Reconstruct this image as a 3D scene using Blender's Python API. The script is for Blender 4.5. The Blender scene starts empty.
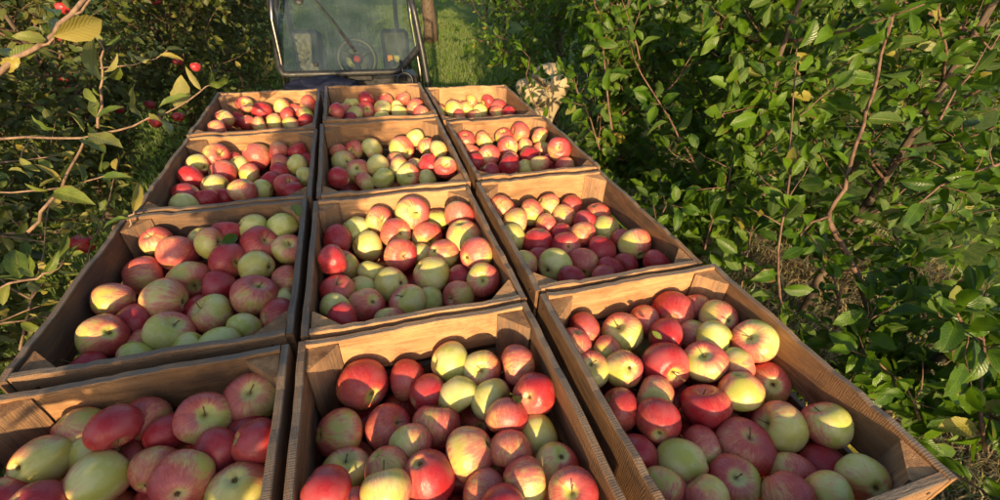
import bpy, math, random
import numpy as np
from mathutils import Matrix, Vector
random.seed(7); rng = np.random.default_rng(7)
sc = bpy.context.scene; COL = sc.collection
R = math.radians
ZR = 1.40                                    # height of the crate rims above the grass
# ---------------------------------------------------------------- camera
CAM = np.array([0.5561, -0.1054, ZR + 0.5517]); F = 439.6
CR = np.array([0.957225, -0.286895, 0.037583]); CU = np.array([0.137156, 0.564271, 0.814117]); CF = np.array([0.254773, 0.774138, -0.579483])
cd = bpy.data.cameras.new('camera'); cam = bpy.data.objects.new('camera', cd); COL.objects.link(cam)
cam.matrix_world = Matrix(((CR[0], CU[0], -CF[0], CAM[0]), (CR[1], CU[1], -CF[1], CAM[1]), (CR[2], CU[2], -CF[2], CAM[2]), (0, 0, 0, 1)))
cd.sensor_width = 36; cd.lens = 36 * F / 1000; cd.clip_start = 0.05; cd.clip_end = 2000
cd.dof.use_dof = True; cd.dof.focus_distance = 1.15; cd.dof.aperture_fstop = 11
sc.camera = cam
def ray(x, y): return CR * (x - 500) / F - CU * (y - 250) / F + CF
def atD(x, y, t): return CAM + ray(x, y) * t
def atY(x, y, Y):
    d = ray(x, y); return CAM + d * ((Y - CAM[1]) / d[1])
def atZ(x, y, Z):
    d = ray(x, y); t = (Z - CAM[2]) / d[2]; return CAM + d * t, t
def nrm(v): v = np.asarray(v, float); return v / (np.linalg.norm(v) + 1e-12)

# ---------------------------------------------------------------- mesh helpers
def mesh_np(name, V, Fc, mat=None, uv=None, smooth=False, lp=None):
    """V (n,3) array, Fc (m,k) array of equal sized faces or list of such arrays"""
    me = bpy.data.meshes.new(name); V = np.asarray(V, np.float32)
    fl = Fc if isinstance(Fc, list) else [Fc]
    fl = [np.asarray(f, np.int32) for f in fl if len(f)]
    me.vertices.add(len(V)); me.vertices.foreach_set('co', V.ravel())
    loops = np.concatenate([f.ravel() for f in fl]); tot = np.concatenate([np.full(len(f), f.shape[1], np.int32) for f in fl])
    me.loops.add(len(loops)); me.loops.foreach_set('vertex_index', loops)
    me.polygons.add(len(tot)); st = np.zeros(len(tot), np.int32); st[1:] = np.cumsum(tot)[:-1]
    me.polygons.foreach_set('loop_start', st)
    if smooth: me.polygons.foreach_set('use_smooth', np.ones(len(tot), bool))
    if uv is not None:
        l = me.uv_layers.new(name='UVMap'); l.data.foreach_set('uv', np.asarray(uv, np.float32)[loops].ravel())
    if lp is not None:
        a = me.attributes.new('lp', 'FLOAT_VECTOR', 'POINT'); a.data.foreach_set('vector', np.asarray(lp, np.float32).ravel())
    me.update(); me.validate()
    if mat: me.materials.append(mat)
    return me
def link(name, me, parent=None, **props):
    o = bpy.data.objects.new(name, me); COL.objects.link(o)
    if parent is not None: o.parent = parent
    for k, v in props.items(): o[k] = v
    return o
def empty(name, loc=(0, 0, 0), rz=0, **props):
    o = bpy.data.objects.new(name, None); COL.objects.link(o); o.location = loc; o.rotation_euler = (0, 0, rz)
    o.empty_display_size = .1
    for k, v in props.items(): o[k] = v
    return o
class MB:
    def __init__(s): s.v = []; s.f = []
    def add(s, V, Fc):
        b = len(s.v); s.v += [tuple(map(float, p)) for p in V]; s.f += [tuple(b + i for i in f) for f in Fc]
    def box(s, c, h, rot=None, bev=0.0):
        hx, hy, hz = h
        if bev <= 0:
            P = [Vector((x * hx, y * hy, z * hz)) for x in (-1, 1) for y in (-1, 1) for z in (-1, 1)]
            Fc = [(0, 1, 3, 2), (4, 6, 7, 5), (0, 4, 5, 1), (2, 3, 7, 6), (0, 2, 6, 4), (1, 5, 7, 3)]
        else:
            P = []; Fc = []; n = 0
            # chamfered box: 24 verts
            idx = {}
            for x in (-1, 1):
                for y in (-1, 1):
                    for z in (-1, 1):
                        idx[x, y, z] = n; n += 3
                        P += [Vector((x * hx, y * (hy - bev), z * (hz - bev))), Vector((x * (hx - bev), y * hy, z * (hz - bev))), Vector((x * (hx - bev), y * (hy - bev), z * hz))]
            i = idx
            for x in (-1, 1): q = [i[x, -1, -1], i[x, 1, -1], i[x, 1, 1], i[x, -1, 1]]; Fc.append(tuple(q if x > 0 else q[::-1]))
            for y in (-1, 1): q = [i[-1, y, -1] + 1, i[-1, y, 1] + 1, i[1, y, 1] + 1, i[1, y, -1] + 1]; Fc.append(tuple(q if y > 0 else q[::-1]))
            for z in (-1, 1): q = [i[-1, -1, z] + 2, i[1, -1, z] + 2, i[1, 1, z] + 2, i[-1, 1, z] + 2]; Fc.append(tuple(q if z > 0 else q[::-1]))
            for a in (-1, 1):
                for b in (-1, 1):
                    Fc += [(i[a, b, -1], i[a, b, -1] + 1, i[a, b, 1] + 1, i[a, b, 1]), (i[a, -1, b], i[a, -1, b] + 2, i[a, 1, b] + 2, i[a, 1, b]), (i[-1, a, b] + 1, i[-1, a, b] + 2, i[1, a, b] + 2, i[1, a, b] + 1)]
                    for z in (-1, 1): Fc.append((i[a, b, z], i[a, b, z] + 1, i[a, b, z] + 2))
        M = rot if rot is not None else Matrix.Identity(3)
        s.add([M @ p + Vector(c) for p in P], Fc)
    def tube(s, pts, r, n=8, cap=True):
        pts = [np.asarray(p, float) for p in pts]; r = [r] * len(pts) if np.isscalar(r) else list(r)
        t0 = nrm(pts[1] - pts[0]); a = nrm(np.cross(t0, [0.13, 0.31, 0.94] if abs(t0[2]) < .9 else [1, 0.1, 0])); V = []
        for i, p in enumerate(pts):
            t = nrm(pts[min(i + 1, len(pts) - 1)] - pts[max(i - 1, 0)]); a = nrm(a - t * np.dot(a, t)); b = np.cross(t, a)
            for k in range(n):
                an = 2 * math.pi * k / n; V.append(p + r[i] * (math.cos(an) * a + math.sin(an) * b))
        Fc = [(i * n + k, i * n + (k + 1) % n, (i + 1) * n + (k + 1) % n, (i + 1) * n + k) for i in range(len(pts) - 1) for k in range(n)]
        if cap: Fc += [tuple(range(n - 1, -1, -1)), tuple((len(pts) - 1) * n + k for k in range(n))]
        s.add(V, Fc)
    def torus(s, c, R0, r0, axis, n=36, m=10):
        ax = nrm(axis); a = nrm(np.cross(ax, [0.1, 1, 0.2])); b = np.cross(ax, a); V = []
        for i in range(n):
            an = 2 * math.pi * i / n; d = math.cos(an) * a + math.sin(an) * b
            for k in range(m):
                q = 2 * math.pi * k / m; V.append(np.asarray(c) + d * (R0 + r0 * math.cos(q)) + ax * r0 * math.sin(q))
        s.add(V, [(i * m + k, ((i + 1) % n) * m + k, ((i + 1) % n) * m + (k + 1) % m, i * m + (k + 1) % m) for i in range(n) for k in range(m)])
    def lathe(s, c, axis, prof, n=24):
        """prof: list of (radius, distance along axis)"""
        ax = nrm(axis); a = nrm(np.cross(ax, [0.1, 1, 0.2])); b = np.cross(ax, a); V = []
        for rr, h in prof:
            for k in range(n):
                an = 2 * math.pi * k / n; V.append(np.asarray(c) + ax * h + rr * (math.cos(an) * a + math.sin(an) * b))
        Fc = [(i * n + k, i * n + (k + 1) % n, (i + 1) * n + (k + 1) % n, (i + 1) * n + k) for i in range(len(prof) - 1) for k in range(n)]
        Fc += [tuple(range(n - 1, -1, -1)), tuple((len(prof) - 1) * n + k for k in range(n))]
        s.add(V, Fc)
    def prism(s, poly, ax0, ax1, ax2, org, th):
        """flat polygon (u,v) in the ax0,ax1 plane extruded by th along ax2"""
        n = len(poly); o = np.asarray(org, float); a, b, c = map(np.asarray, (ax0, ax1, ax2)); V = [o + a * u + b * v for u, v in poly] + [o + a * u + b * v + c * th for u, v in poly]
        s.add(V, [tuple(range(n - 1, -1, -1)), tuple(range(n, 2 * n))] + [(i, (i + 1) % n, n + (i + 1) % n, n + i) for i in range(n)])
    def build(s, name, mat, parent=None, smooth=False, **props):
        me = bpy.data.meshes.new(name); me.from_pydata(s.v, [], s.f); me.validate()
        if smooth: me.polygons.foreach_set('use_smooth', np.ones(len(me.polygons), bool))
        me.materials.append(mat); return link(name, me, parent, **props)

# ---------------------------------------------------------------- materials
class NT:
    def __init__(s, name):
        s.m = bpy.data.materials.new(name); s.m.use_nodes = True; s.t = s.m.node_tree; s.t.nodes.clear(); s.out = s.n('ShaderNodeOutputMaterial')
    def n(s, typ, **k):
        o = s.t.nodes.new(typ)
        for a, v in k.items():
            if a.startswith('i_'):
                a = a[2:]; a = int(a) if a.isdigit() else a.replace('_', ' ')
                s.set(o.inputs[a], v)
            else: setattr(o, a, v)
        return o
    def set(s, inp, v):
        if isinstance(v, bpy.types.NodeSocket): s.t.links.new(v, inp)
        else: inp.default_value = v
    def math(s, op, a, b=0.0, c=None, clamp=False):
        o = s.t.nodes.new('ShaderNodeMath'); o.operation = op; o.use_clamp = clamp; s.set(o.inputs[0], a); s.set(o.inputs[1], b)
        if c is not None: s.set(o.inputs[2], c)
        return o.outputs[0]
    def mix(s, f, a, b, mode='MIX'):
        o = s.t.nodes.new('ShaderNodeMix'); o.data_type = 'RGBA'; o.blend_type = mode; s.set(o.inputs[0], f)
        s.set(o.inputs[6], (*a, 1) if isinstance(a, tuple) else a); s.set(o.inputs[7], (*b, 1) if isinstance(b, tuple) else b); return o.outputs[2]
    def step(s, v, lo, hi, a=0.0, b=1.0):
        o = s.t.nodes.new('ShaderNodeMapRange'); o.interpolation_type = 'SMOOTHSTEP'; s.set(o.inputs[0], v); s.set(o.inputs[1], lo); s.set(o.inputs[2], hi); s.set(o.inputs[3], a); s.set(o.inputs[4], b); return o.outputs[0]
    def noise(s, vec, scale, detail=3.0, rough=.55, dist=0.0):
        o = s.n('ShaderNodeTexNoise'); s.set(o.inputs['Vector'], vec); s.set(o.inputs['Scale'], scale); o.inputs['Detail'].default_value = detail; o.inputs['Roughness'].default_value = rough; o.inputs['Distortion'].default_value = dist; return o.outputs['Fac']
    def vmap(s, vec, scale=(1, 1, 1), loc=(0, 0, 0)):
        o = s.n('ShaderNodeMapping'); s.set(o.inputs[0], vec); s.set(o.inputs['Location'], loc); s.set(o.inputs['Scale'], scale); return o.outputs[0]
    def bump(s, h, strength, dist=.001):
        o = s.n('ShaderNodeBump'); s.set(o.inputs['Height'], h); s.set(o.inputs['Strength'], strength); o.inputs['Distance'].default_value = dist; return o.outputs[0]
    def bsdf(s, color, rough=.6, spec=.4, normal=None, metal=0.0, **k):
        o = s.n('ShaderNodeBsdfPrincipled'); s.set(o.inputs['Base Color'], (*color, 1) if isinstance(color, tuple) else color); s.set(o.inputs['Roughness'], rough); s.set(o.inputs['Specular IOR Level'], spec); s.set(o.inputs['Metallic'], metal)
        if normal is not None: s.set(o.inputs['Normal'], normal)
        for a, v in k.items(): s.set(o.inputs[a.replace('_', ' ')], v)
        return o.outputs[0]
    def done(s, sh): s.t.links.new(sh, s.out.inputs[0]); return s.m
def attr(nt, name, typ='OBJECT'): o = nt.n('ShaderNodeAttribute', attribute_type=typ, attribute_name=name); return o
def simple(name, color, rough=.5, spec=.4, metal=0.0, nscale=30, namt=.25, bump=.15):
    t = NT(name); tc = t.n('ShaderNodeTexCoord').outputs['Object']; f = t.noise(tc, nscale, 5)
    c = t.mix(t.step(f, .3, .7), tuple(x * (1 - namt) for x in color), tuple(min(1, x * (1 + namt)) for x in color))
    return t.done(t.bsdf(c, t.step(f, .3, .7, rough * .8, min(1, rough * 1.2)), spec, t.bump(f, bump), metal))

def apple_mat(name, filler=False):
    t = NT(name)
    if filler:
        P = attr(t, 'lp', 'GEOMETRY').outputs['Vector']; rnd = t.n('ShaderNodeNewGeometry').outputs['Random Per Island']
        red = t.step(rnd, 0, 1, .55, 1.1); seed = t.math('MULTIPLY', rnd, 57.0); hue = t.math('FRACT', t.math('MULTIPLY', rnd, 13.7))
    else:
        P = t.n('ShaderNodeTexCoord').outputs['Object']; red = attr(t, 'red').outputs['Fac']; seed = t.math('MULTIPLY', attr(t, 'seed').outputs['Fac'], 40.0); hue = attr(t, 'hue').outputs['Fac']
    sx = t.n('ShaderNodeSeparateXYZ'); t.set(sx.inputs[0], P); x, y, z = sx.outputs
    off = t.n('ShaderNodeCombineXYZ'); t.set(off.inputs[0], seed); t.set(off.inputs[2], seed)
    va = t.n('ShaderNodeVectorMath', operation='ADD'); t.set(va.inputs[0], P); t.set(va.inputs[1], off.outputs[0]); Q = va.outputs[0]
    # streaks run from pole to pole: noise over (angle, slow z)
    nl = t.math('SQRT', t.math('ADD', t.math('MULTIPLY', x, x), t.math('ADD', t.math('MULTIPLY', y, y), 1e-4)))
    cs = t.n('ShaderNodeCombineXYZ'); t.set(cs.inputs[0], t.math('DIVIDE', x, nl)); t.set(cs.inputs[1], t.math('DIVIDE', y, nl)); t.set(cs.inputs[2], t.math('ADD', t.math('MULTIPLY', z, .35), seed))
    streak = t.noise(cs.outputs[0], 7.0, 4, .6); fine = t.noise(cs.outputs[0], 26.0, 3, .6); blot = t.noise(Q, 1.2, 3, .5); spec = t.noise(Q, 30, 2)
    f = t.math('ADD', x, t.math('MULTIPLY', t.math('SUBTRACT', blot, .5), 1.9)); f = t.math('ADD', f, t.math('MULTIPLY', t.math('SUBTRACT', streak, .5), 1.7)); f = t.math('ADD', f, t.math('MULTIPLY', t.math('SUBTRACT', fine, .5), .9))
    T = t.math('SUBTRACT', .62, t.math('MULTIPLY', red, 1.85)); f = t.math('SUBTRACT', f, T)
    # green round the stem and eye ends
    az = t.math('ABSOLUTE', z); pole = t.math('MULTIPLY', t.step(nl, .52, .12), t.step(az, .35, .6)); f = t.math('SUBTRACT', f, t.math('MULTIPLY', pole, 1.25))
    blush = t.step(f, -.55, .55)
    deep = t.step(f, .25, 1.7)
    green = t.mix(hue, (.47, .47, .08), (.60, .49, .11)); green = t.mix(t.step(blot, .3, .7), green, (.66, .61, .22)); green = t.mix(t.math('MULTIPLY', t.step(t.math('ADD', streak, t.math('MULTIPLY', x, .22)), .42, .75), t.math('ADD', t.math('MULTIPLY', hue, .4), .15)), green, (.66, .26, .12))
    redc = t.mix(deep, t.mix(hue, (.60, .10, .075), (.66, .17, .10)), (.42, .016, .026)); redc = t.mix(t.math('MULTIPLY', t.step(fine, .38, .66), .45), redc, (.27, .010, .022))
    c = t.mix(t.step(f, -.75, .1), green, (.68, .30, .13)); c = t.mix(t.step(f, -.35, .5, 0, .97), c, redc)
    v = t.n('ShaderNodeTexVoronoi', feature='F1'); t.set(v.inputs['Vector'], Q); v.inputs['Scale'].default_value = 15
    dots = t.math('MULTIPLY', t.step(v.outputs['Distance'], .12, .05), .5); c = t.mix(dots, c, (.72, .55, .30))
    v2 = t.n('ShaderNodeTexVoronoi', feature='F1'); t.set(v2.inputs['Vector'], Q); v2.inputs['Scale'].default_value = 1.7
    c = t.mix(t.math('MULTIPLY', t.step(v2.outputs['Distance'], .045, .02), .8), c, (.05, .02, .01))
    # russet inside the cavities
    c = t.mix(t.math('MULTIPLY', t.math('MULTIPLY', t.step(nl, .17, .04), t.step(az, .3, .5)), .6), c, (.16, .12, .03))
    rus = t.noise(Q, 3.2, 6, .75); c = t.mix(t.step(rus, .66, .74, 0, .55), c, (.30, .19, .07))
    # waxy bloom: thin pale film in patches
    c = t.mix(t.math('MULTIPLY', t.step(blot, .38, .75), .10), c, (.70, .62, .60))
    rough = t.step(blot, .3, .7, .22, .36)
    return t.done(t.bsdf(c, rough, .42, t.bump(t.math('ADD', spec, blot), .12, .02), Subsurface_Weight=.12, Subsurface_Radius=(.012, .004, .002) if False else (1.0, .35, .15), Subsurface_Scale=.006))
def wood_mat(name, light=(.62, .33, .145), mid=(.34, .165, .062), dark=(.105, .050, .024), grey=(.22, .185, .15)):
    """object X is the grain direction; props tone 0 pale..1 dark, grey 0..1"""
    t = NT(name); P = t.n('ShaderNodeTexCoord').outputs['Object']; oi = t.n('ShaderNodeObjectInfo').outputs['Random']
    off = t.n('ShaderNodeCombineXYZ'); t.set(off.inputs[0], t.math('MULTIPLY', oi, 31.0)); t.set(off.inputs[1], t.math('MULTIPLY', oi, 17.0)); t.set(off.inputs[2], t.math('MULTIPLY', oi, 5.0))
    va = t.n('ShaderNodeVectorMath', operation='ADD'); t.set(va.inputs[0], P); t.set(va.inputs[1], off.outputs[0]); Q = va.outputs[0]
    warp = t.noise(t.vmap(Q, (4, 14, 14)), 1.0, 2)
    wv = t.n('ShaderNodeVectorMath', operation='ADD'); t.set(wv.inputs[0], t.vmap(Q, (3, 70, 70))); cw = t.n('ShaderNodeCombineXYZ'); t.set(cw.inputs[1], t.math('MULTIPLY', warp, 6.0)); t.set(wv.inputs[1], cw.outputs[0])
    grain = t.noise(wv.outputs[0], 1.0, 5, .65); fib = t.noise(t.vmap(Q, (12, 420, 420)), 1.0, 4, .7); stain = t.noise(t.vmap(Q, (7, 16, 16)), 1.0, 5, .6, .6)
    saw = t.n('ShaderNodeTexWave', wave_type='BANDS', bands_direction='X'); t.set(saw.inputs['Vector'], t.vmap(Q, (1, .25, .25))); saw.inputs['Scale'].default_value = 95; saw.inputs['Distortion'].default_value = 9; saw.inputs['Detail'].default_value = 2
    tone = attr(t, 'tone').outputs['Fac']; g = t.math('ADD', attr(t, 'grey').outputs['Fac'], .12)
    tt = t.math('ADD', t.math('ADD', tone, .04), t.math('MULTIPLY', t.math('SUBTRACT', grain, .5), .95)); tt = t.math('ADD', tt, t.math('MULTIPLY', t.math('SUBTRACT', stain, .5), 1.3))
    cr = t.n('ShaderNodeValToRGB'); t.set(cr.inputs[0], tt); e = cr.color_ramp.elements; e[0].position = 0.05; e[0].color = (*light, 1); e[1].position = .95; e[1].color = (*dark, 1); m = e.new(.5); m.color = (*mid, 1)
    c = t.mix(t.step(fib, .45, .75, 0, .45), cr.outputs[0], dark)
    c = t.mix(t.math('MULTIPLY', g, t.step(stain, .25, .6, .35, 1)), c, t.mix(fib, grey, tuple(x * .45 for x in grey)))
    kn = t.n('ShaderNodeTexVoronoi', feature='F1'); t.set(kn.inputs['Vector'], t.vmap(Q, (5.5, 12, 12))); kn.inputs['Scale'].default_value = 1.0
    cr2 = t.noise(t.vmap(Q, (6, 230, 230)), 1.0, 3, .5); c = t.mix(t.step(cr2, .66, .74, 0, .8), c, (.045, .028, .018)); dirt = t.noise(Q, 22, 5, .65); c = t.mix(t.step(dirt, .5, .75, 0, .5), c, dark); c = t.mix(t.step(kn.outputs['Distance'], .16, .06, 0, .75), c, (.12, .05, .02))
    # end grain / weathered edges
    gm = t.n('ShaderNodeTexCoord').outputs['Normal']; sn = t.n('ShaderNodeSeparateXYZ'); t.set(sn.inputs[0], gm)
    edge = t.step(t.math('ABSOLUTE', sn.outputs[1]), .6, .85); c = t.mix(t.math('MULTIPLY', edge, t.step(grain, .3, .6, .35, .95)), c, t.mix(fib, grey, tuple(x * .5 for x in grey)))
    h = t.math('ADD', t.math('MULTIPLY', fib, .7), t.math('ADD', t.math('MULTIPLY', grain, .8), t.math('MULTIPLY', saw.outputs['Fac'], .07)))
    return t.done(t.bsdf(c, t.step(fib, .3, .7, .62, .85), .25, t.bump(h, 1.0, .003)))
def leaf_mat(name, dark, mid, pale=(.15, .17, .085), yellow=(.30, .24, .045), yrate=.06, trans=.3, back=(.17, .19, .12)):
    t = NT(name); g = t.n('ShaderNodeNewGeometry'); rnd = g.outputs['Random Per Island']; uv = t.n('ShaderNodeUVMap').outputs[0]; s = t.n('ShaderNodeSeparateXYZ'); t.set(s.inputs[0], uv); u, v = s.outputs[0], s.outputs[1]
    au = t.math('ABSOLUTE', t.math('SUBTRACT', u, .5)); P = t.n('ShaderNodeTexCoord').outputs['Object']; n1 = t.noise(P, 30, 3); n2 = t.noise(P, 90, 3)
    r2 = t.math('FRACT', t.math('MULTIPLY', rnd, 91.7))
    c = t.mix(rnd, dark, mid); c = t.mix(t.math('MULTIPLY', t.step(r2, .8, 1.0), .5), c, pale)
    c = t.mix(t.step(n1, .35, .7, 0, .35), c, tuple(min(1, x * 1.7) for x in mid))
    c = t.mix(t.math('MULTIPLY', t.step(r2, yrate, yrate * .4), .8), c, yellow)
    # browned margins on some leaves
    mrg = t.math('MULTIPLY', t.step(t.math('ADD', au, t.math('MULTIPLY', t.math('SUBTRACT', n2, .5), .5)), .40, .52), t.step(t.math('FRACT', t.math('MULTIPLY', rnd, 37.3)), .62, .9)); c = t.mix(t.math('MULTIPLY', mrg, .75), c, (.22, .10, .035))
    spot = t.math('MULTIPLY', t.step(n2, .70, .76), .6); c = t.mix(spot, c, (.10, .05, .02))
    vein = t.math('SINE', t.math('MULTIPLY', t.math('SUBTRACT', v, t.math('MULTIPLY', au, .55)), 62.0)); vn = t.math('MAXIMUM', t.step(au, .035, .012), t.math('MULTIPLY', t.step(vein, .86, .98), .45))
    c = t.mix(t.math('MULTIPLY', vn, .55), c, pale)
    bf = g.outputs['Backfacing']; c2 = t.mix(bf, c, t.mix(t.math('MULTIPLY', vn, .6), t.mix(.55, c, back), (.26, .25, .13)))
    bp = t.bump(t.math('ADD', t.math('MULTIPLY', vn, -.6), t.math('MULTIPLY', vein, .25)), .5, .0015)
    b = t.bsdf(c2, t.math('ADD', t.math('MULTIPLY', bf, .3), t.step(n1, .3, .7, .30, .45)), .34, bp)
    tr = t.n('ShaderNodeBsdfTranslucent'); t.set(tr.inputs[0], t.mix(.75, c, tuple(min(1, x * 2.6) for x in mid)))
    m = t.n('ShaderNodeMixShader'); m.inputs[0].default_value = trans; t.set(m.inputs[1], b); t.set(m.inputs[2], tr.outputs[0]); return t.done(m.outputs[0])
def bark_mat(name, a, b):
    t = NT(name); P = t.n('ShaderNodeTexCoord').outputs['Object']; f = t.noise(t.vmap(P, (1, 1, .35)), 55, 5, .65); f2 = t.noise(P, 9, 3)
    return t.done(t.bsdf(t.mix(t.step(f, .3, .7), a, b), .75, .25, t.bump(t.math('ADD', f, f2), .6, .004)))
def ground_mat():
    t = NT('grass_soil'); P = t.n('ShaderNodeTexCoord').outputs['Object']; a = t.noise(P, 1.1, 5); b = t.noise(P, 14, 5, .7); c0 = t.noise(P, 90, 4, .7)
    s = t.n('ShaderNodeSeparateXYZ'); t.set(s.inputs[0], P)
    grass = t.mix(t.step(b, .3, .7), (.045, .085, .013), (.12, .16, .028)); soil = t.mix(t.step(c0, .3, .7), (.06, .04, .022), (.20, .14, .07))
    under = t.math('ADD', t.step(s.outputs[0], 1.75, 2.3), t.step(s.outputs[0], -1.6, -2.2)); under = t.math('MULTIPLY', under, t.math('MULTIPLY', t.step(s.outputs[0], 5.0, 4.0), t.step(s.outputs[1], 5.0, 3.6))); fac = t.math('MULTIPLY', under, t.step(a, .3, .6, .5, 1))
    return t.done(t.bsdf(t.mix(fac, grass, soil), .95, .1, t.bump(t.math('ADD', b, c0), .8, .02)))

M = {}
M['apple'] = apple_mat('apple_skin'); M['apple_f'] = apple_mat('apple_skin_heap', True)
M['wood'] = wood_mat('crate_wood')
M['nail'] = simple('rusty_nail', (.09, .06, .045), .6, .4, .6, nscale=300); M['stem'] = simple('apple_stem', (.20, .11, .04), .7, .3, nscale=200)
M['bark'] = bark_mat('apple_bark', (.05, .035, .026), (.14, .10, .07)); M['twig'] = bark_mat('twig_bark', (.075, .04, .028), (.20, .12, .08)); M['twig_y'] = bark_mat('young_bark', (.13, .08, .055), (.29, .19, .125))
M['leaf_r'] = leaf_mat('leaf_green', (.007, .032, .002), (.066, .130, .004), pale=(.11, .17, .02), back=(.06, .11, .022), yrate=.04, trans=.24)
M['leaf_l'] = leaf_mat('leaf_olive', (.010, .030, .005), (.075, .095, .012), pale=(.19, .17, .05), yrate=.07, back=(.12, .13, .05), trans=.22)
M['leaf_y'] = leaf_mat('leaf_young', (.035, .085, .010), (.12, .15, .022), pale=(.30, .26, .08), yrate=.22, yellow=(.36, .27, .06), back=(.27, .25, .085), trans=.2)
M['ground'] = ground_mat()
M['blade'] = leaf_mat('grass_blade', (.05, .11, .012), (.13, .20, .025), yrate=.12, trans=.35)
M['straw'] = leaf_mat('straw_blade', (.09, .065, .03), (.26, .18, .08), pale=(.3, .24, .12), yrate=.25, yellow=(.36, .26, .12), trans=.1)

# ---------------------------------------------------------------- world and sun
SUN_EL, SUN_AZ = R(14.5), R(11)               # light travels towards (+sin az, +cos az)
w = bpy.data.worlds.new('World'); sc.world = w; w.use_nodes = True; nt = w.node_tree; nt.nodes.clear()
sky = nt.nodes.new('ShaderNodeTexSky'); sky.sky_type = 'NISHITA'; sky.sun_disc = False; sky.sun_elevation = SUN_EL; sky.sun_rotation = math.pi + SUN_AZ; sky.dust_density = 1.5
bg = nt.nodes.new('ShaderNodeBackground'); bg.inputs[1].default_value = .135; wo = nt.nodes.new('ShaderNodeOutputWorld'); nt.links.new(sky.outputs[0], bg.inputs[0]); nt.links.new(bg.outputs[0], wo.inputs[0])
sl = bpy.data.lights.new('sun', 'SUN'); sl.energy = 5.0; sl.angle = R(.6); sl.color = (1.0, .73, .40); so = bpy.data.objects.new('sun', sl); COL.objects.link(so)
so.rotation_euler = Vector((math.sin(SUN_AZ) * math.cos(SUN_EL), math.cos(SUN_AZ) * math.cos(SUN_EL), -math.sin(SUN_EL))).to_track_quat('-Z', 'Y').to_euler(); so.location = (-2, -8, 5)
sc.view_settings.view_transform = 'Standard'; sc.view_settings.look = 'None'; sc.view_settings.exposure = 0.82; sc.view_settings.gamma = 1
sc.cycles.use_denoising = True; sc.cycles.max_bounces = 6; sc.cycles.transparent_max_bounces = 12; sc.cycles.diffuse_bounces = 3; sc.cycles.glossy_bounces = 3; sc.cycles.transmission_bounces = 4; sc.cycles.sample_clamp_indirect = 6

# ---------------------------------------------------------------- crates
T_ = .012
def slat_mesh(L, H, th, seed, name='slat'):
    """board: X along the grain, Y height, Z thickness; sawn edges slightly uneven"""
    r = np.random.default_rng(seed); n = 22; xs = np.linspace(-L / 2, L / 2, n); ph = r.uniform(0, 6, 4)
    top = H / 2 + .0018 * np.sin(xs * 31 + ph[0]) + .0009 * r.standard_normal(n); bot = -H / 2 + .0012 * np.sin(xs * 24 + ph[1]) + .0008 * r.standard_normal(n); zc = .0010 * np.sin(xs * 9 + ph[2])
    top -= .004 * np.exp(-((xs - r.uniform(-L / 2, L / 2)) / .008) ** 2); b = .0014; V = []
    prof = lambda i: [(bot[i] + b, -th / 2), (top[i] - b, -th / 2), (top[i], -th / 2 + b), (top[i], th / 2 - b), (top[i] - b, th / 2), (bot[i] + b, th / 2), (bot[i], th / 2 - b), (bot[i], -th / 2 + b)]
    for i in range(n): V += [(xs[i], y, z + zc[i]) for y, z in prof(i)]
    Fc = [(i * 8 + k, (i + 1) * 8 + k, (i + 1) * 8 + (k + 1) % 8, i * 8 + (k + 1) % 8) for i in range(n - 1) for k in range(8)]
    me = bpy.data.meshes.new(name); me.from_pydata(V, [], Fc + [tuple(range(8)), tuple((n - 1) * 8 + k for k in range(7, -1, -1))])
    nb_ = MB()
    for sx_ in (-1, 1):
        for yy in (-.27, .24): nb_.lathe((sx_ * (L / 2 - .019 - r.uniform(0, .008)), yy * H + r.uniform(-.004, .004), -th / 2 - .0012), (0, 0, 1), [(.0016, 0), (.0030, .0004), (.0030, th + .0020), (.0016, th + .0024)], 10)
    me2 = bpy.data.meshes.new(name); b0 = len(V); me2.from_pydata(V + nb_.v, [], [tuple(p.vertices) for p in me.polygons] + [tuple(b0 + i for i in f) for f in nb_.f]); me2.materials.append(M['wood']); me2.materials.append(M['nail'])
    for p in me2.polygons:
        if p.vertices[0] >= b0: p.material_index = 1
    return me2
def post_mesh(L, leg, seed):
    """triangular corner post: X along the grain; right angle at origin, legs along +Y and +Z"""
    n = 8; V = []; r = np.random.default_rng(seed); b = .003
    for i in range(n):
        x = -L / 2 + L * i / (n - 1); l = leg + .0012 * r.standard_normal()
        V += [(x, 0, 0), (x, l - b, 0), (x, l - b * .3, b), (x, b, l - b * .3), (x, 0, l - b)]
    Fc = [(i * 5 + k, i * 5 + (k + 1) % 5, (i + 1) * 5 + (k + 1) % 5, (i + 1) * 5 + k) for i in range(n - 1) for k in range(5)]
    me = bpy.data.meshes.new('corner_post'); me.from_pydata(V, [], Fc + [tuple(range(4, -1, -1)), tuple((n - 1) * 5 + k for k in range(5))]); me.validate(); me.materials.append(M['wood']); return me
CW, CL, CH = .398, .476, .27
EX = Matrix(((1, 0, 0), (0, 0, 1), (0, 1, 0)))      # local X->X, Y->Z, Z->Y (end boards)
SX = Matrix(((0, 0, 1), (1, 0, 0), (0, 1, 0)))      # local X->Y, Y->Z, Z->X (side boards)
SLATS = []
def put(name, me, parent, loc, m3, tone, grey):
    o = link(name, me, parent, tone=float(tone), grey=float(grey)); o.matrix_local = Matrix.Translation(Vector(loc)) @ m3.to_4x4(); return o
e_top = [slat_mesh(CW - 2 * T_ - .001, .086, .013, 10 + i, 'end_board') for i in range(3)]; e_mid = slat_mesh(CW - 2 * T_ - .001, .078, .011, 20, 'end_board'); e_low = slat_mesh(CW - 2 * T_ - .001, .070, .011, 21, 'end_board')
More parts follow.
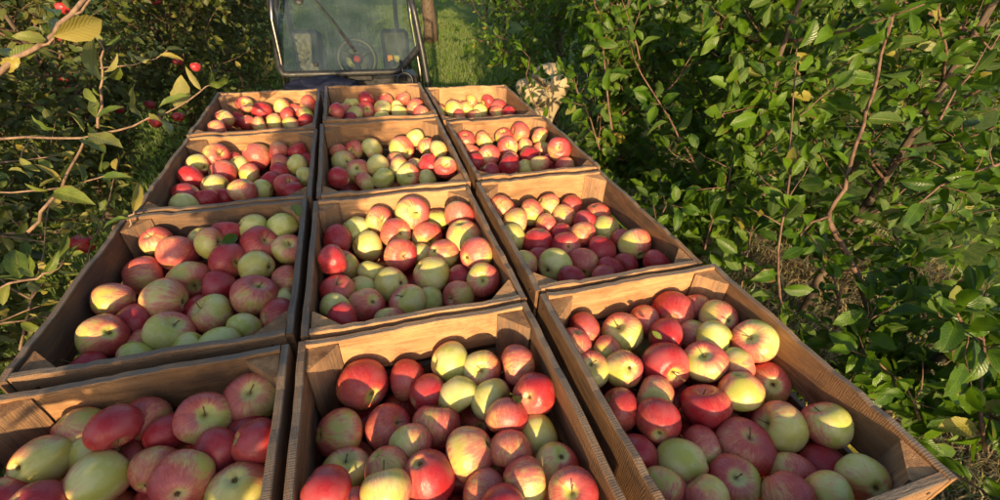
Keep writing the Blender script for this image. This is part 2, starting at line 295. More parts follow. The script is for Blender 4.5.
s_top = [slat_mesh(CL, .084, T_, 30 + i, 'side_board') for i in range(3)]; s_low = slat_mesh(CL, .148, T_*.9, 34, 'side_board'); floor_me = [slat_mesh(CL - .03, .088, .008, 40 + i, 'floor_board') for i in range(2)]; posts = [post_mesh(CH - .004, .050, 50 + i) for i in range(3)]
def crate(name, loc, sx=1, sy=1, tilt=0, rz=0, back=(.3, 0), front=(.4, .1), side=(.7, .2), post=(.45, 0), **props):
    """origin: near left top corner of the rim; Z of rim = 0"""
    c = empty(name, loc, rz, **props); c.rotation_euler = (tilt, 0, rz); c.scale = (sx, sy, 1); r = random
    j = lambda v, a=.08: v + r.uniform(-a, a)
    for yy, (tn, gr) in ((.0068, front), (CL - .0068, back)):
        put('end_board', r.choice(e_top), c, (CW / 2, yy, -.0435), EX, j(tn), gr); put('end_board', e_mid, c, (CW / 2, yy, -.145), EX, j(tn + .35), gr + .35); put('end_board', e_low, c, (CW / 2, yy, -.232), EX, j(tn + .35), gr + .35)
    for xx in (T_ / 2, CW - T_ / 2):
        put('side_board', r.choice(s_top), c, (xx, CL / 2, -.0420 - r.uniform(0, .002)), SX, j(side[0]), side[1]); put('side_board', s_low, c, (xx, CL / 2, -.176), SX, j(side[0] + .25), side[1])
    g = T_ + .0012
    for (px, py, yx, zx) in ((g, g + .001, (0, 1, 0), (1, 0, 0)), (CW - g, g + .001, (-1, 0, 0), (0, 1, 0)), (g, CL - g - .001, (1, 0, 0), (0, -1, 0)), (CW - g, CL - g - .001, (0, -1, 0), (-1, 0, 0))):
        y_, z_ = Vector(yx), Vector(zx); x_ = y_.cross(z_); m = Matrix((x_, y_, z_)).transposed(); put('corner_post', r.choice(posts), c, (px, py, -CH / 2 - .004), m, j(post[0]), post[1])
    for k in range(4): put('floor_board', floor_me[k % 2], c, (.053 + .0975 * k, CL / 2, -CH + .006), Matrix(((0, 1, 0), (1, 0, 0), (0, 0, -1))), .7, .4)
    return c
CR_ = {}
WHERE = {'1': 'in the nearest row', '2': 'in the second row', '3': 'in the third row', '4': 'in the farthest row'}
COLN = {'L': 'left', 'C': 'middle', 'R': 'right'}
CSPEC = {  # x, y, dz, sx, sy, tilt, back(tone,grey), front, side, post
 '1L': (-.010, -.006, 0, 1, .985, 0, (.50, .05), (.4, .1), (.75, .35), (.40, 0), 'brown wooden crate whose sunny left corner post glows orange'),
 '1C': (.402, -.014, 0, 1, 1, 0, (.16, 0), (.3, 0), (.62, .15), (.42, .1), 'wooden crate with orange back board and grey left rim'),
 '1R': (.832, .000, 0, 1.015, 1, 0, (.24, 0), (.5, .3), (.55, .08), (.38, .05), 'wooden crate holding the largest red and yellow apples'),
 '2L': (-.006, .488, 0, 1, 1, 0, (.62, .15), (.45, .25), (.90, .12), (.50, .1), 'dark brown weathered crate with a knot in its back board'),
 '2C': (.406, .474, 0, 1, .99, 0, (.05, 0), (.14, 0), (.48, .1), (.28, 0), 'pale pine crate full of yellow green and pink apples'),
 '2R': (.828, .488, 0, .965, .985, 0, (.26, .0), (.28, .1), (.62, .1), (.22, 0), 'tan crate with a wide pale post in its far right corner'),
 '3L': (.008, .975, 0, .985, 1.01, 0, (.38, .05), (.48, .25), (.72, .25), (.45, .05), 'brown crate with an oversized red apple on its heap'),
 '3C': (.412, .966, 0, 1.01, 1.03, .032, (.48, .08), (.14, .0), (.6, .25), (.45, 0), 'brown crate of yellow apples directly behind the pale pine middle crate'),
 '3R': (.838, .980, 0, .965, .99, 0, (.30, .05), (.18, 0), (.6, .15), (.4, 0), 'tan crate packed with bright red apples'),
 '4L': (.004, 1.478, 0, .98, .985, 0, (.06, 0), (.34, .1), (.62, .4), (.20, 0), 'pale pine crate under the hanging leaves'),
 '4C': (.418, 1.490, .016, 1.0, .90, 0, (.34, .05), (.26, .05), (.62, .25), (.32, 0), 'tan crate in front of the windscreen'),
 '4R': (.842, 1.520, -.018, .965, .92, 0, (.14, 0), (.2, 0), (.5, .1), (.26, 0), 'light crate half empty of apples beside the bush'),
}
for k, (x, y, dz, sx, sy, tl, bk, fr, sd, po, lab) in CSPEC.items():
    CR_[k] = crate('apple_crate', (x, y, ZR + dz), sx, sy, tl, 0, bk, fr, sd, po, label=lab, category='crate', group='apple crates standing in rows on the trailer')

# ---------------------------------------------------------------- apples
def apple_mesh(seed, n=30, m=20):
    r = np.random.default_rng(seed); ph = r.uniform(0, 6.28, 4); lob = r.uniform(.015, .045); tall = r.uniform(.90, .99); V = [];
    tilt = r.uniform(-.05, .05, 2); con = r.uniform(.07, .17)
    for i in range(m + 1):
        th = math.pi * i / m           # 0 top (stem)
        for k in range(n):
            a = 2 * math.pi * k / n; s, c = math.sin(th), math.cos(th)
            rad = s * (1 + con * c) ; z = c * tall
            # stem cavity and eye basin
            z -= .40 * math.exp(-(s / .30) ** 2) * (c > 0); z += .28 * math.exp(-(s / .27) ** 2) * (c < 0)
            rad *= 1 + lob * math.cos(5 * a + ph[0]) * (.25 + .75 * (1 - c) / 2) + .018 * math.cos(2 * a + ph[1]) + .014 * math.cos(3 * a + ph[2])
            x, y = rad * math.cos(a), rad * math.sin(a); z += tilt[0] * x + tilt[1] * y + .02 * math.cos(5 * a + ph[0]) * s * (c < 0)
            V.append((x, y, z))
    V = np.array(V); Fc = [(i * n + k, (i + 1) * n + k, (i + 1) * n + (k + 1) % n, i * n + (k + 1) % n) for i in range(m) for k in range(n)]
    return V, np.array(Fc)
AV = [apple_mesh(100 + i) for i in range(9)]
def apple_me(i):
    V, Fc = AV[i]; return mesh_np('apple', V, Fc, M['apple'], smooth=True)
AME = [apple_me(i) for i in range(9)]
def stem_me(seed):
    r = np.random.default_rng(seed); b = MB(); dx, dy = r.uniform(-.22, .22, 2); L = r.uniform(.35, .75); z0 = .50
    b.tube([(0, 0, z0), (dx * .2, dy * .2, z0 + L * .35), (dx * .6, dy * .6, z0 + L * .7), (dx, dy, z0 + L), (dx * 1.02, dy * 1.02, z0 + L + .02)], [.03, .026, .024, .036, .028], 6)
    me = bpy.data.meshes.new('stem'); me.from_pydata(b.v, [], b.f); me.validate(); me.materials.append(M['stem']); return me
def eye_me(seed):
    r = np.random.default_rng(seed); b = MB()
    for k in range(5):
        a = k * 1.2566 + r.uniform(-.2, .2); c, s = math.cos(a), math.sin(a); b.tube([(c * .03, s * .03, -.64), (c * .07, s * .07, -.73), (c * .035 , s * .035, -.80)], [.028, .022, .006], 5)
    me = bpy.data.meshes.new('eye'); me.from_pydata(b.v, [], b.f); me.validate(); me.materials.append(M['stem']); return me
STEMS = [stem_me(i) for i in range(5)]; EYES = [eye_me(i) for i in range(3)]
N_ = None
# per crate: x, y, diameter (photo pixels), redness, end seen (x,y), green patch (x,y), 'c' eye / 's' stem, length factor
AP = {
'1L': [(45,464,64,.25,(22,472),(35,472),'c',1.18),(98,478,66,.28,N_,(90,486),'s',1.12),(118,426,54,1,(134,451),N_,'s'),(147,423,50,.9,N_,(141,442),'s'),(78,436,44,.55,N_,(90,428),'s'),(202,419,56,.42,(203,413),(214,427),'s'),(251,400,56,.45,(245,389),(263,394),'s'),(157,468,52,.8,(151,489),(146,482),'c'),(187,477,66,.75,(186,495),(198,478),'c'),(240,486,66,.15,(231,473),(230,490),'c'),(256,444,52,.9),(224,450,40,.9),(168,432,40,1),(241,432,38,.9),(86,452,40,.25),(137,463,40,.3),(10,497,52,.95),(34,506,52,.9)],
'1C': [(364,384,52,.85,(376,395),(370,404),'c'),(410,381,42,.92,N_,(410,400),'s'),(451,363,42,.08),(480,370,40,.28,(480,371),(470,366),'s'),(518,365,42,.75,N_,(510,374),'s'),(455,397,42,.2,N_,(450,390),'s'),(489,402,44,.16,(508,404),(492,398),'s'),(532,396,44,.95,(526,400),N_,'c'),(339,434,52,.66,(314,434),(326,430),'c'),(387,428,48,.96,(402,420),(370,441),'s'),(434,426,50,.78,N_,(428,408),'s'),(347,472,52,.14,(342,455),N_,'s'),(426,475,58,.97,(415,460),N_,'c',1.06),(476,456,56,.62,(501,442),(456,458),'c'),(391,468,44,.6,N_,(380,462),'s'),(386,490,46,.5,N_,(384,492),'s'),(509,447,42,.85,N_,(504,442),'s'),(533,436,46,.14),(523,478,48,.55,N_,(540,490),'s',1.05),(557,466,48,.4,(564,454),(552,452),'c'),(573,494,52,.66,(571,490),(560,486),'s'),(508,418,38,.85),(430,393,38,1),(350,508,48,.8),(486,492,46,.9,N_,(492,484),'s'),(412,447,38,.3),(500,510,44,1),(325,492,44,.9)],
'1R': [(583,332,37,.97,(566,330),(572,338),'s'),(623,334,42,.2,(617,324),(622,344),'s'),(644,321,32,.85),(676,314,42,.82,(675,322),(679,328),'c'),(718,319,40,.6,(730,321),(728,320),'c'),(665,337,40,.96),(575,344,30,.85),(591,368,40,.4,(593,358),(598,370),'s'),(622,369,40,.35,(630,368),(618,372),'c'),(664,364,50,.88,(676,376),(679,382),'s'),(708,360,44,.38,(708,348),(706,352),'s'),(710,342,42,.14),(753,343,47,.32,(748,335),(750,334),'s'),(768,384,46,.45,(775,385),(770,390),'c'),(740,388,46,.5,N_,(742,412),'s'),(706,408,52,.97,(705,385),N_,'s'),(658,421,47,.78,(658,435),(650,440),'c'),(619,411,46,.76,(601,396),N_,'s'),(655,398,46,.6,N_,(640,394),'s'),(746,448,62,.82,(760,431),(749,433),'s'),(782,428,57,.36,(762,420),(790,440),'s'),(826,426,52,.36,(821,400),(846,434),'s'),(733,481,54,.5,(739,476),(750,482),'s'),(682,464,54,.3,N_,(676,455),'s',1.08),(667,490,52,.72,N_,(658,488),'s'),(638,454,44,.92),(701,448,44,.42),(793,477,54,.76,N_,(776,470),'s'),(790,495,58,.62),(827,469,54,1),(865,482,56,.38,(876,494),(872,476),'c',1.1),(828,503,44,.5),(607,353,32,.3),(737,366,38,.4),(694,310,32,.75),(703,498,46,.55),(690,332,32,.6)],
'2L': [(158,242,34,.6,(148,232),(150,248),'s'),(179,253,43,.88,N_,(163,252),'s'),(143,276,46,.82,N_,(138,284),'s'),(114,300,42,.7,(135,295),(131,295),'c',1.2),(165,306,52,.62,(189,306),(180,300),'c'),(190,281,46,.68,(198,290),(194,284),'s'),(109,336,50,.6,(115,331),(96,332),'c'),(167,335,48,.35,(174,319),(160,340),'s'),(211,315,45,.3,(194,304),N_,'s'),(256,297,46,.72,(261,279),(254,308),'s'),(219,288,40,.92),(216,243,34,.42,(230,240),(216,250),'s'),(227,259,39,.86,(239,260),N_,'s'),(257,266,36,.0,(271,266),N_,'c',1.08),(259,243,40,.86,(268,234),(269,236),'s'),(287,250,33,.42,(288,240),N_,'s'),(282,227,32,.1),(250,231,32,.1),(285,281,34,.66,N_,(281,290),'s'),(278,317,40,.78,N_,(262,332),'s'),(246,328,33,.4),(286,303,30,.15),(218,347,46,.2),(192,350,38,.2),(139,342,36,.5),(137,360,38,.2),(86,370,48,.92),(137,322,36,1),(200,241,28,.12),(227,235,30,.92),(195,309,28,.9)],
'2C': [(338,240,33,.97),(356,230,31,.15,N_,(360,230),'s'),(380,221.5,28,.56,(386,222),(374,226),'s'),(411.5,212,34,.42,(416,210),(404,214),'s'),(394,232,32,.45,(403,232),(404,236),'s'),(367,246,31,.2,N_,(364,242),'s'),(401,255,33,.87,(407,257),(402,256),'s'),(426,235,31,.52,(433,244),(430,246),'s'),(436,221,25,.2),(459,217,31,.82,N_,(448,224),'s'),(464,235,36,.47,N_,(460,240),'s'),(475.6,254,34,.66,(464,259),(466,260),'c'),(443,254,32,.46,(432,249),(434,256),'c'),(431,275,39,.32,(416,265),(436,272),'c'),(483,280,34,.52,(482,281),(474,275),'s'),(459,277,26,1),(460,296,33,.7,(447,300),(456,299),'s'),(343.6,267.5,34,.7,N_,(346,273),'s'),(339,292,35,.96,(336,279),(350,286),'s'),(371,275,30,.05),(392.6,285,36,.15,(404,282),N_,'c'),(365,307,40,.72,(373,300),(370,296),'c'),(409,303,38,.4,(398,292),(415,300),'s'),(341,318,36,.95),(338,311,28,.12),(429,301,28,.2),(332,261,26,.9),(391,321,34,.5),(359,289,24,.2),(421,255,24,.15)],
'2R': [(502,208,30,.8,N_,(495,217),'s'),(532,213,28,.5,N_,(532,223),'s'),(547,205,23,.55,N_,(551,212),'s'),(514,222,29,.6,N_,(523,222),'s'),(511.5,238,28,.05,(510,240),N_,'c'),(570,207,25,.72),(565,217,26,.66,(577,215),(575,214),'c'),(548,227,27,.82),(538,242,32,1),(566.5,247,31,.92,(570,246),N_,'c'),(580,234,26,.82,(591,237),(590,236),'s'),(584,222,24,.92),(597,214,26,.9,N_,(599,219),'s'),(607,229,29,.42,N_,(597,232),'s'),(601.5,252,33,.97),(635,245,33,.5,(641,257),(630,252),'c'),(554,266,36,.08,(545,272),N_,'c'),(583,265,33,.65,(584,275),N_,'c'),(625,266,27,.9,(618,268),N_,'s'),(609,270,28,.92),(524,265,30,.5,N_,(521,258),'s'),(571,281,31,.87),(604,278,29,.75),(538,259,24,.9),(656,263,26,.92),(624,240,24,.6),(564,234,22,1)],
'3L': [(218,157,28,.82,(224,152),N_,'s'),(256.5,154,31,.92,N_,(269,147),'s'),(199,165,22,.42,(205,168),(203,163),'c'),(192,178,27,1),(214.5,187,30,.5,(230,187),(214,178),'s',1.12),(224,173,30,.76,N_,(210,170),'s'),(187,195,28,.87),(246,191,29,.65,N_,(234,196),'s'),(249,173,23,.5,N_,(243,178),'s'),(279,152.5,19,.82),(280,164,23,.42),(299,165,23,.3,N_,(299,162),'s'),(270,184,26,1),(287,187,27,.92,(291,180),N_,'s'),(306,177,21,.14),(310,161,20,.87),(295,192,23,.92),(261,190,20,.05),(186,205,30,.2),(280,173,22,.87),(239,166,18,.2),(234,161,18,.82),(223,200,22,.87),(208,201,22,.92),(299,153,17,.9)],
'3C': [(344.5,162.5,25,.14,(348,161),N_,'c'),(358,172,26,.35,(355.5,166),(352,174),'s'),(378.5,166.5,24,.35,N_,(384,168),'s',1.08),(372,149,23,.36,N_,(366,148),'s'),(355,150,19,.62,(350,150),N_,'s'),(340,152.5,19,.82),(403,149,28,.5,(411,153.5),(404,154),'c'),(416,139.5,18,.1),(425.5,145,19,.62,N_,(426,149),'s'),(440,152,19,.5,N_,(437,150),'s'),(430.5,163.5,25,.87),(445.5,168,23,.42,(446.5,163),N_,'s'),(399,168,23,.4,N_,(392,170),'s'),(415,167,20,.4,N_,(418,170),'s'),(409,176,24,.22,(410,176),N_,'s'),(383,179,23,.0),(339,178,18,.92),(374,169,20,.3),(366,182,18,.3),(426,179,16,.12),(395,161,16,.82)],
'3R': [(465.5,141,20,.86,(465,133),(464,150),'s'),(484,140.5,19,.5,N_,(489,139),'s'),(504.5,138,19,.6,(503,130),N_,'s'),(520.5,133,21,.76,(511,131),(517,140),'s'),(539.5,136.5,18,.56,N_,(540,141),'s'),(507,147,22,.5,(509.5,144),(512,146),'s'),(489,156.5,23,.52,(488,154),(482,160),'s'),(472,152,18,.82),(476,163,19,.87),(559,149.5,24,.77,(559.5,146),(551,155),'s'),(525,146,18,.66,N_,(531,146),'s'),(542,150.5,19,.72),(529.5,157,21,.97),(539,165,20,.55,N_,(535,160),'s'),(510,167,23,.87),(490,172,19,1),(511,160,18,.82),(551,163,16,.92),(526,168,14,.02),(565,165,17,.72)],
'4L': [(245,105,17,.45,(245,101),(245,101),'s'),(261.6,111.6,21,.97),(224,119.6,20,.62,(218,122),(219,121),'c'),(247,123,18,.82),(259,125,15,.6,N_,(258,127),'s'),(273.6,122,18,.4,N_,(275,125),'s'),(284.4,108.4,18,.5,N_,(278,108),'s'),(287,115,18,.82),(307.6,105.5,19,.77,N_,(299,107),'s'),(305,115,18,.4),(291.6,124,18,.5,N_,(288,125),'s'),(306,121,16,.87),(217,129,18,.82),(238,119,15,.92),(296,110,14,.82)],
'4C': [(382.4,108,19,.46,N_,(382,104),'s'),(366,109,18,.72,(368,107),(367,114),'s'),(367,100,17,.97),(351.6,104.6,16,.1),(346,110.5,15,.56),(354,114.5,19,.5,N_,(359,116),'s'),(336,112,14,.82),(385,101,16,.82),(403,100,16,.77),(415,106.6,18,.72,N_,(410,108),'s'),(399.6,113,18,.3,N_,(400,110),'s'),(421,113.5,14,.82),(398,107.5,13,.2),(382,119,15,.1),(352,120.5,15,.92)],
'4R': [(455.5,110,20,.36,N_,(452,112),'s'),(466,108,16,.3),(471,103,15,.52),(480.5,110.5,16,.1),(489,102,15,.62),(497,106.5,17,.82),(497,113,16,.36),(475,116.5,15,.5),(459,116.5,14,.52),(508,112.5,11,1),(441,112,14,.5)],
}
LIST = []; fz = {}
for k, L in AP.items():
    cx, cy, dz, sx, sy, tl = CSPEC[k][:6]; P = []
    for e in L:
        e = list(e) + [None] * (8 - len(e)); x, y, d = e[:3]
        zc = ZR + dz + math.sin(tl) * .25 - .084
        p, t = atZ(x, y, zc); Rr = min(max(d / 2 * t / F, .0325), .0455)
        P.append([x, y, d, t, Rr, e])
    lo = np.array([cx + T_ + .001, cy + .016, 0]); hi = np.array([cx + CW * sx - T_ - .001, cy + CL * sy - .016, ZR + dz + .02]); n = len(P)
    pos = np.array([CAM + ray(q[0], q[1]) * q[3] for q in P]); pos0 = pos.copy(); rd = np.array([nrm(ray(q[0], q[1])) for q in P]); dd = np.array([q[2] * 2 / (1 + 1 / float(np.dot(nrm(ray(q[0], q[1])), CF))) for q in P]); zpl = pos[:, 2].copy()
    px = np.array([[q[0], q[1]] for q in P], float); score = px[:, 1] + .9 * dd; front = score[:, None] > score[None]      # i in front of j
    al = ((pos - CAM) * rd).sum(1); shift = np.zeros((n, 3))
    amin = (ZR + dz - .022 - CAM[2]) / rd[:, 2]; amax = (ZR + dz - .165 - CAM[2]) / rd[:, 2]
    for ax_ in (0, 1):                       # stay inside the side and end boards
        m_ = .036
        for side_, lim in ((1, hi[ax_] - m_), (-1, lo[ax_] + m_)):
            a_ = (lim - CAM[ax_]) / np.where(np.abs(rd[:, ax_]) < 1e-6, 1e-6, rd[:, ax_]); out_ = rd[:, ax_] * side_ > 0.02
            amax = np.where(out_ & (a_ > 0), np.minimum(amax, a_), amax)
    amax = np.maximum(amax, amin); al = np.clip(al, amin, amax); al0 = al.copy()
    for it in range(900):
        pos = CAM + rd * al[:, None] + shift; dep = (pos - CAM) @ CF; Rv = np.clip(dd / 2 * dep / F, .031, .0455)
        D = pos[:, None] - pos[None]; dist = np.linalg.norm(D, axis=2) + 1e-9; np.fill_diagonal(dist, 9); ov = np.clip(.88 * (Rv[:, None] + Rv[None]) - dist, 0, None)
        al = np.clip(al + np.where(front, -ov * .9, ov * .5).sum(1) * .25 + (al0 - al) * .02, amin, amax)
        shift = shift + (D / dist[..., None] * ov[..., None]).sum(1) * .06; shift -= rd * (shift * rd).sum(1)[:, None]; shift *= .96
        p2 = CAM + rd * al[:, None] + shift; m_ = Rv[:, None] * .9; shift[:, :2] += .5 * (np.minimum(np.maximum(p2[:, :2], lo[:2] + m_), hi[:2] - m_) - p2[:, :2])
    pos = CAM + rd * al[:, None] + shift; d_ = pos - CAM; z_ = d_ @ CF; er = np.hypot(d_ @ CR / z_ * F + 500 - px[:, 0], 250 - d_ @ CU / z_ * F - px[:, 1]); print(k, 'err px', er.mean().round(1), er.max().round(1), 'z', (pos[:, 2] - ZR).min().round(3), (pos[:, 2] - ZR).max().round(3), 'ov', (ov.max() * 1000).round(1))
    dep = (pos - CAM) @ CF; Rv = np.clip(dd / 2 * dep / F, .0325, .0455)
    fz[k] = (pos, Rv)
    for i, q in enumerate(P): LIST.append((k, pos[i], Rv[i], q))
def col_word(r): return 'pale green' if r < .12 else 'yellow green' if r < .27 else 'green apple with pink blush' if r < .47 else 'half red half green' if r < .64 else 'mostly red' if r < .83 else 'red' if r < .94 else 'deep red'
ORD = ['first', 'second', 'third', 'fourth', 'fifth', 'sixth', 'seventh', 'eighth', 'ninth', 'tenth']
labels = {}
for k in AP:
    idx = [i for i, q in enumerate(LIST) if q[0] == k]; idx.sort(key=lambda i: LIST[i][3][1]); h = 34 if k[0] == '1' else 25 if k[0] == '2' else 14 if k[0] == '3' else 8
    lines = []; cur = []; y0 = None
    for i in idx:
        y = LIST[i][3][1]
        if y0 is None or y - y0 > h: cur = []; lines.append(cur); y0 = y
        cur.append(i)
    crn = {'1': 'nearest', '2': 'second row', '3': 'third row', '4': 'farthest'}[k[0]] + ' ' + COLN[k[1]] + ' crate'
    for li, ln in enumerate(lines):
        ln.sort(key=lambda i: LIST[i][3][0])
        for j, i in enumerate(ln):
            c = col_word(LIST[i][3][5][3]); c = c if 'apple' in c else c + ' apple'
            if len(c.split()) > 4: c = 'green pink apple'
            side = 'leftmost' if j == 0 else 'rightmost' if j == len(ln) - 1 else ORD[j] + ' from left'
            line = ('backmost line' if li == 0 else 'frontmost line' if li == len(lines) - 1 else ORD[li] + ' line from back')
            labels[i] = f'{c}, {side}, {line} of the {crn}'
vin = 0
def place_apple(name, p, Rr, red, axis, gdir, ttype, el, label, group, show_end=True, cat='apple', me=None):
    z = nrm(axis if ttype != 'c' else -np.asarray(axis)); x = -np.asarray(gdir, float); x = x - z * np.dot(x, z)
    if np.linalg.norm(x) < .05: x = np.cross(z, [.3, .5, .8])
    x = nrm(x); y = np.cross(z, x); i = random.randrange(9)
    o = link(name, AME[i], None, label=label, category=cat, group=group, red=float(red), seed=random.random(), hue=random.random())
    s = Rr; e = min(el, 1.06) if el else random.uniform(.94, 1.03)
    Mx = Matrix(((x[0], y[0], z[0]), (x[1], y[1], z[1]), (x[2], y[2], z[2])))
    o.matrix_world = Matrix.Translation(Vector(p)) @ Mx.to_4x4() @ Matrix.Diagonal((s / math.sqrt(e), s / math.sqrt(e), s * e, 1))
    if show_end:
        if ttype == 's': link('stem', random.choice(STEMS), o)
        else: link('eye', random.choice(EYES), o)
    return o
for i, (k, p, Rr, q) in enumerate(LIST):
    x, y, d, _, _, e = q; red, end, grn, tt, el = e[3], e[4], e[5], e[6] or random.choice('sc'), e[7]
    v = -nrm(ray(x, y)); rx = nrm(CR - v * np.dot(CR, v)); uy = np.cross(v, rx)
    def todir(pt, lim):
        a, b = (pt[0] - x) / (d / 2), -(pt[1] - y) / (d / 2); l = math.hypot(a, b)
        if l > lim: a, b = a / l * lim, b / l * lim; l = lim
        return rx * a + uy * b + v * math.sqrt(max(0, 1 - l * l))
    if end: ax = todir(end, .93)
    else:
        a = random.uniform(0, 6.28); ax = nrm(rx * math.cos(a) + uy * math.sin(a) * .8 + v * random.uniform(-.5, .15))
    if grn: gd = todir(grn, .97)
    elif red < .3: gd = v + .2 * rx * random.uniform(-1, 1)
    elif red > .85: gd = -v + .6 * rx * random.uniform(-1, 1) - .5 * uy
    else: a = random.uniform(0, 6.28); gd = rx * math.cos(a) + uy * math.sin(a) + v * .3
    if red > .85 and not end and tt == 'c': tt = 's'
    place_apple('apple', p, Rr, red, ax, gd, tt, el, labels[i], 'apples heaped in the wooden crates', show_end=bool(end) or (tt == 's' and np.dot(ax, v) > -.25))
# the layers below, seen only through the gaps
V_, F_, L_ = [], [], []; nb = 0
bv, bf = apple_mesh(500, 16, 12)
for k in AP:
    cx, cy, dz, sx, sy, tl = CSPEC[k][:6]; pos, Rv = fz[k]; r_ = .037
    for lay, z in ((0, -.150), (1, -.212)):
        jx = 0
        for ix in range(5):
            for iy in range(6):
                px = cx + .056 + ix * .0715 * sx + (.018 if (iy + lay) % 2 else 0) + random.uniform(-.006, .006); py = cy + .056 + iy * .072 * sy + random.uniform(-.006, .006)
                if px > cx + CW * sx - .05: continue
                pz = ZR + dz + z + random.uniform(-.010, .010) + math.sin(tl) * (py - cy); c = np.array([px, py, pz])
                if lay == 0:
                    for _ in range(12):
                        D = c - pos; dist = np.linalg.norm(D, axis=1); j = np.argmin(dist - Rv)
                        if dist[j] < Rv[j] + r_ * .93: c[2] -= .008
                        else: break
                    c[2] = max(c[2], ZR + dz - CH + .05)
                q = rng.standard_normal(4); q /= np.linalg.norm(q); a, b, c_, d_ = q
                Rm = np.array([[1 - 2 * (c_ * c_ + d_ * d_), 2 * (b * c_ - a * d_), 2 * (b * d_ + a * c_)], [2 * (b * c_ + a * d_), 1 - 2 * (b * b + d_ * d_), 2 * (c_ * d_ - a * b)], [2 * (b * d_ - a * c_), 2 * (c_ * d_ + a * b), 1 - 2 * (b * b + c_ * c_)]])
                V_.append((bv * r_ * random.uniform(.95, 1.05)) @ Rm.T + c); L_.append(bv); F_.append(bf + nb); nb += len(bv)
link('apples_beneath', mesh_np('apples_beneath', np.concatenate(V_), np.concatenate(F_), M['apple_f'], smooth=True, lp=np.concatenate(L_)), None, kind='stuff', label='deeper layer of red and green apples under the heaps in the crates', category='apples')

# ---------------------------------------------------------------- trailer under the crates
M['steel'] = simple('painted_steel', (.06, .07, .06), .5, .5, .3); M['rubber'] = simple('black_rubber', (.025, .025, .025), .8, .3); M['deck'] = wood_mat('deck_wood', (.3, .22, .14), (.2, .14, .09), (.08, .06, .045))
tr = empty('farm_trailer', (.61, .95, 0), 0, label='flat farm trailer carrying the apple crates, mostly hidden beneath them', category='trailer')
b = MB()
for i in range(9): b.box((-.60 + .15 * i, 0, ZR - CH - .032), (.072, 1.10, .012), bev=.002)
b.build('deck', M['deck'], tr, tone=.6, grey=.5)
b = MB()
for s in (-1, 1): b.box((s * .45, 0, ZR - CH - .085), (.03, 1.08, .04), bev=.003)
for s in (-1, 0, 1): b.box((0, s * .9, ZR - CH - .085), (.415, .025, .035), bev=.003)
b.box((0, 0, .62), (.05, .05, .38)); b.box((0, 0, .30), (.58, .03, .03)); b.tube([(0, 1.0, ZR - .36), (0, 1.5, .55), (0, 1.85, .5)], .03, 8)
b.build('chassis', M['steel'], tr)
for s in (-1, 1):
    w_ = MB(); w_.torus((s * .62, 0, .30), .215, .085, (1, 0, 0), 32, 12); wh = w_.build('wheel', M['rubber'], tr, smooth=True); w2 = MB(); w2.lathe((s * .62 - .05, 0, .30), (1, 0, 0), [(.06, 0), (.15, .02), (.15, .08), (.06, .10)], 20); w2.build('rim', M['steel'], wh)

# ---------------------------------------------------------------- vegetation
def leaf_variant(seed, nu, nv):
    r = np.random.default_rng(seed); us = np.linspace(-1, 1, nu); vs = np.linspace(0, 1, nv); fold = r.uniform(.10, .55); curl = r.uniform(0, .85); tw = r.uniform(-.5, .5); wav = r.uniform(0, .07); wd = r.uniform(.20, .27); ph = r.uniform(0, 6); pk = r.uniform(.42, .52)
    V, U = [], []
    for j, v in enumerate(vs):
        w = wd * (math.sin(math.pi * v ** (math.log(.5) / math.log(pk))) ** .75 if 0 < v < 1 else 0) + (.012 if j in (0,) else 0)
        if nv > 5 and 0 < j < nv - 1: w *= 1 + .05 * (-1) ** j
        for u in us:
            x = u * w; z = fold * abs(x) + wav * math.sin(v * 13 + ph + (u > 0) * 1.3) * abs(u) ** 2 - curl * .55 * v * v; a = tw * v; V.append((x * math.cos(a) - z * 0.3 * math.sin(a), v * (1 - .18 * curl * v), z + x * math.sin(a))); U.append(((u + 1) / 2, v))
    Fc = [(j * nu + i, j * nu + i + 1, (j + 1) * nu + i + 1, (j + 1) * nu + i) for j in range(nv - 1) for i in range(nu - 1)]
    return np.array(V), np.array(U), np.array(Fc)
LV = {0: [leaf_variant(i, 5, 9) for i in range(14)], 1: [leaf_variant(i, 3, 5) for i in range(10)], 2: [leaf_variant(i, 3, 3) for i in range(6)]}
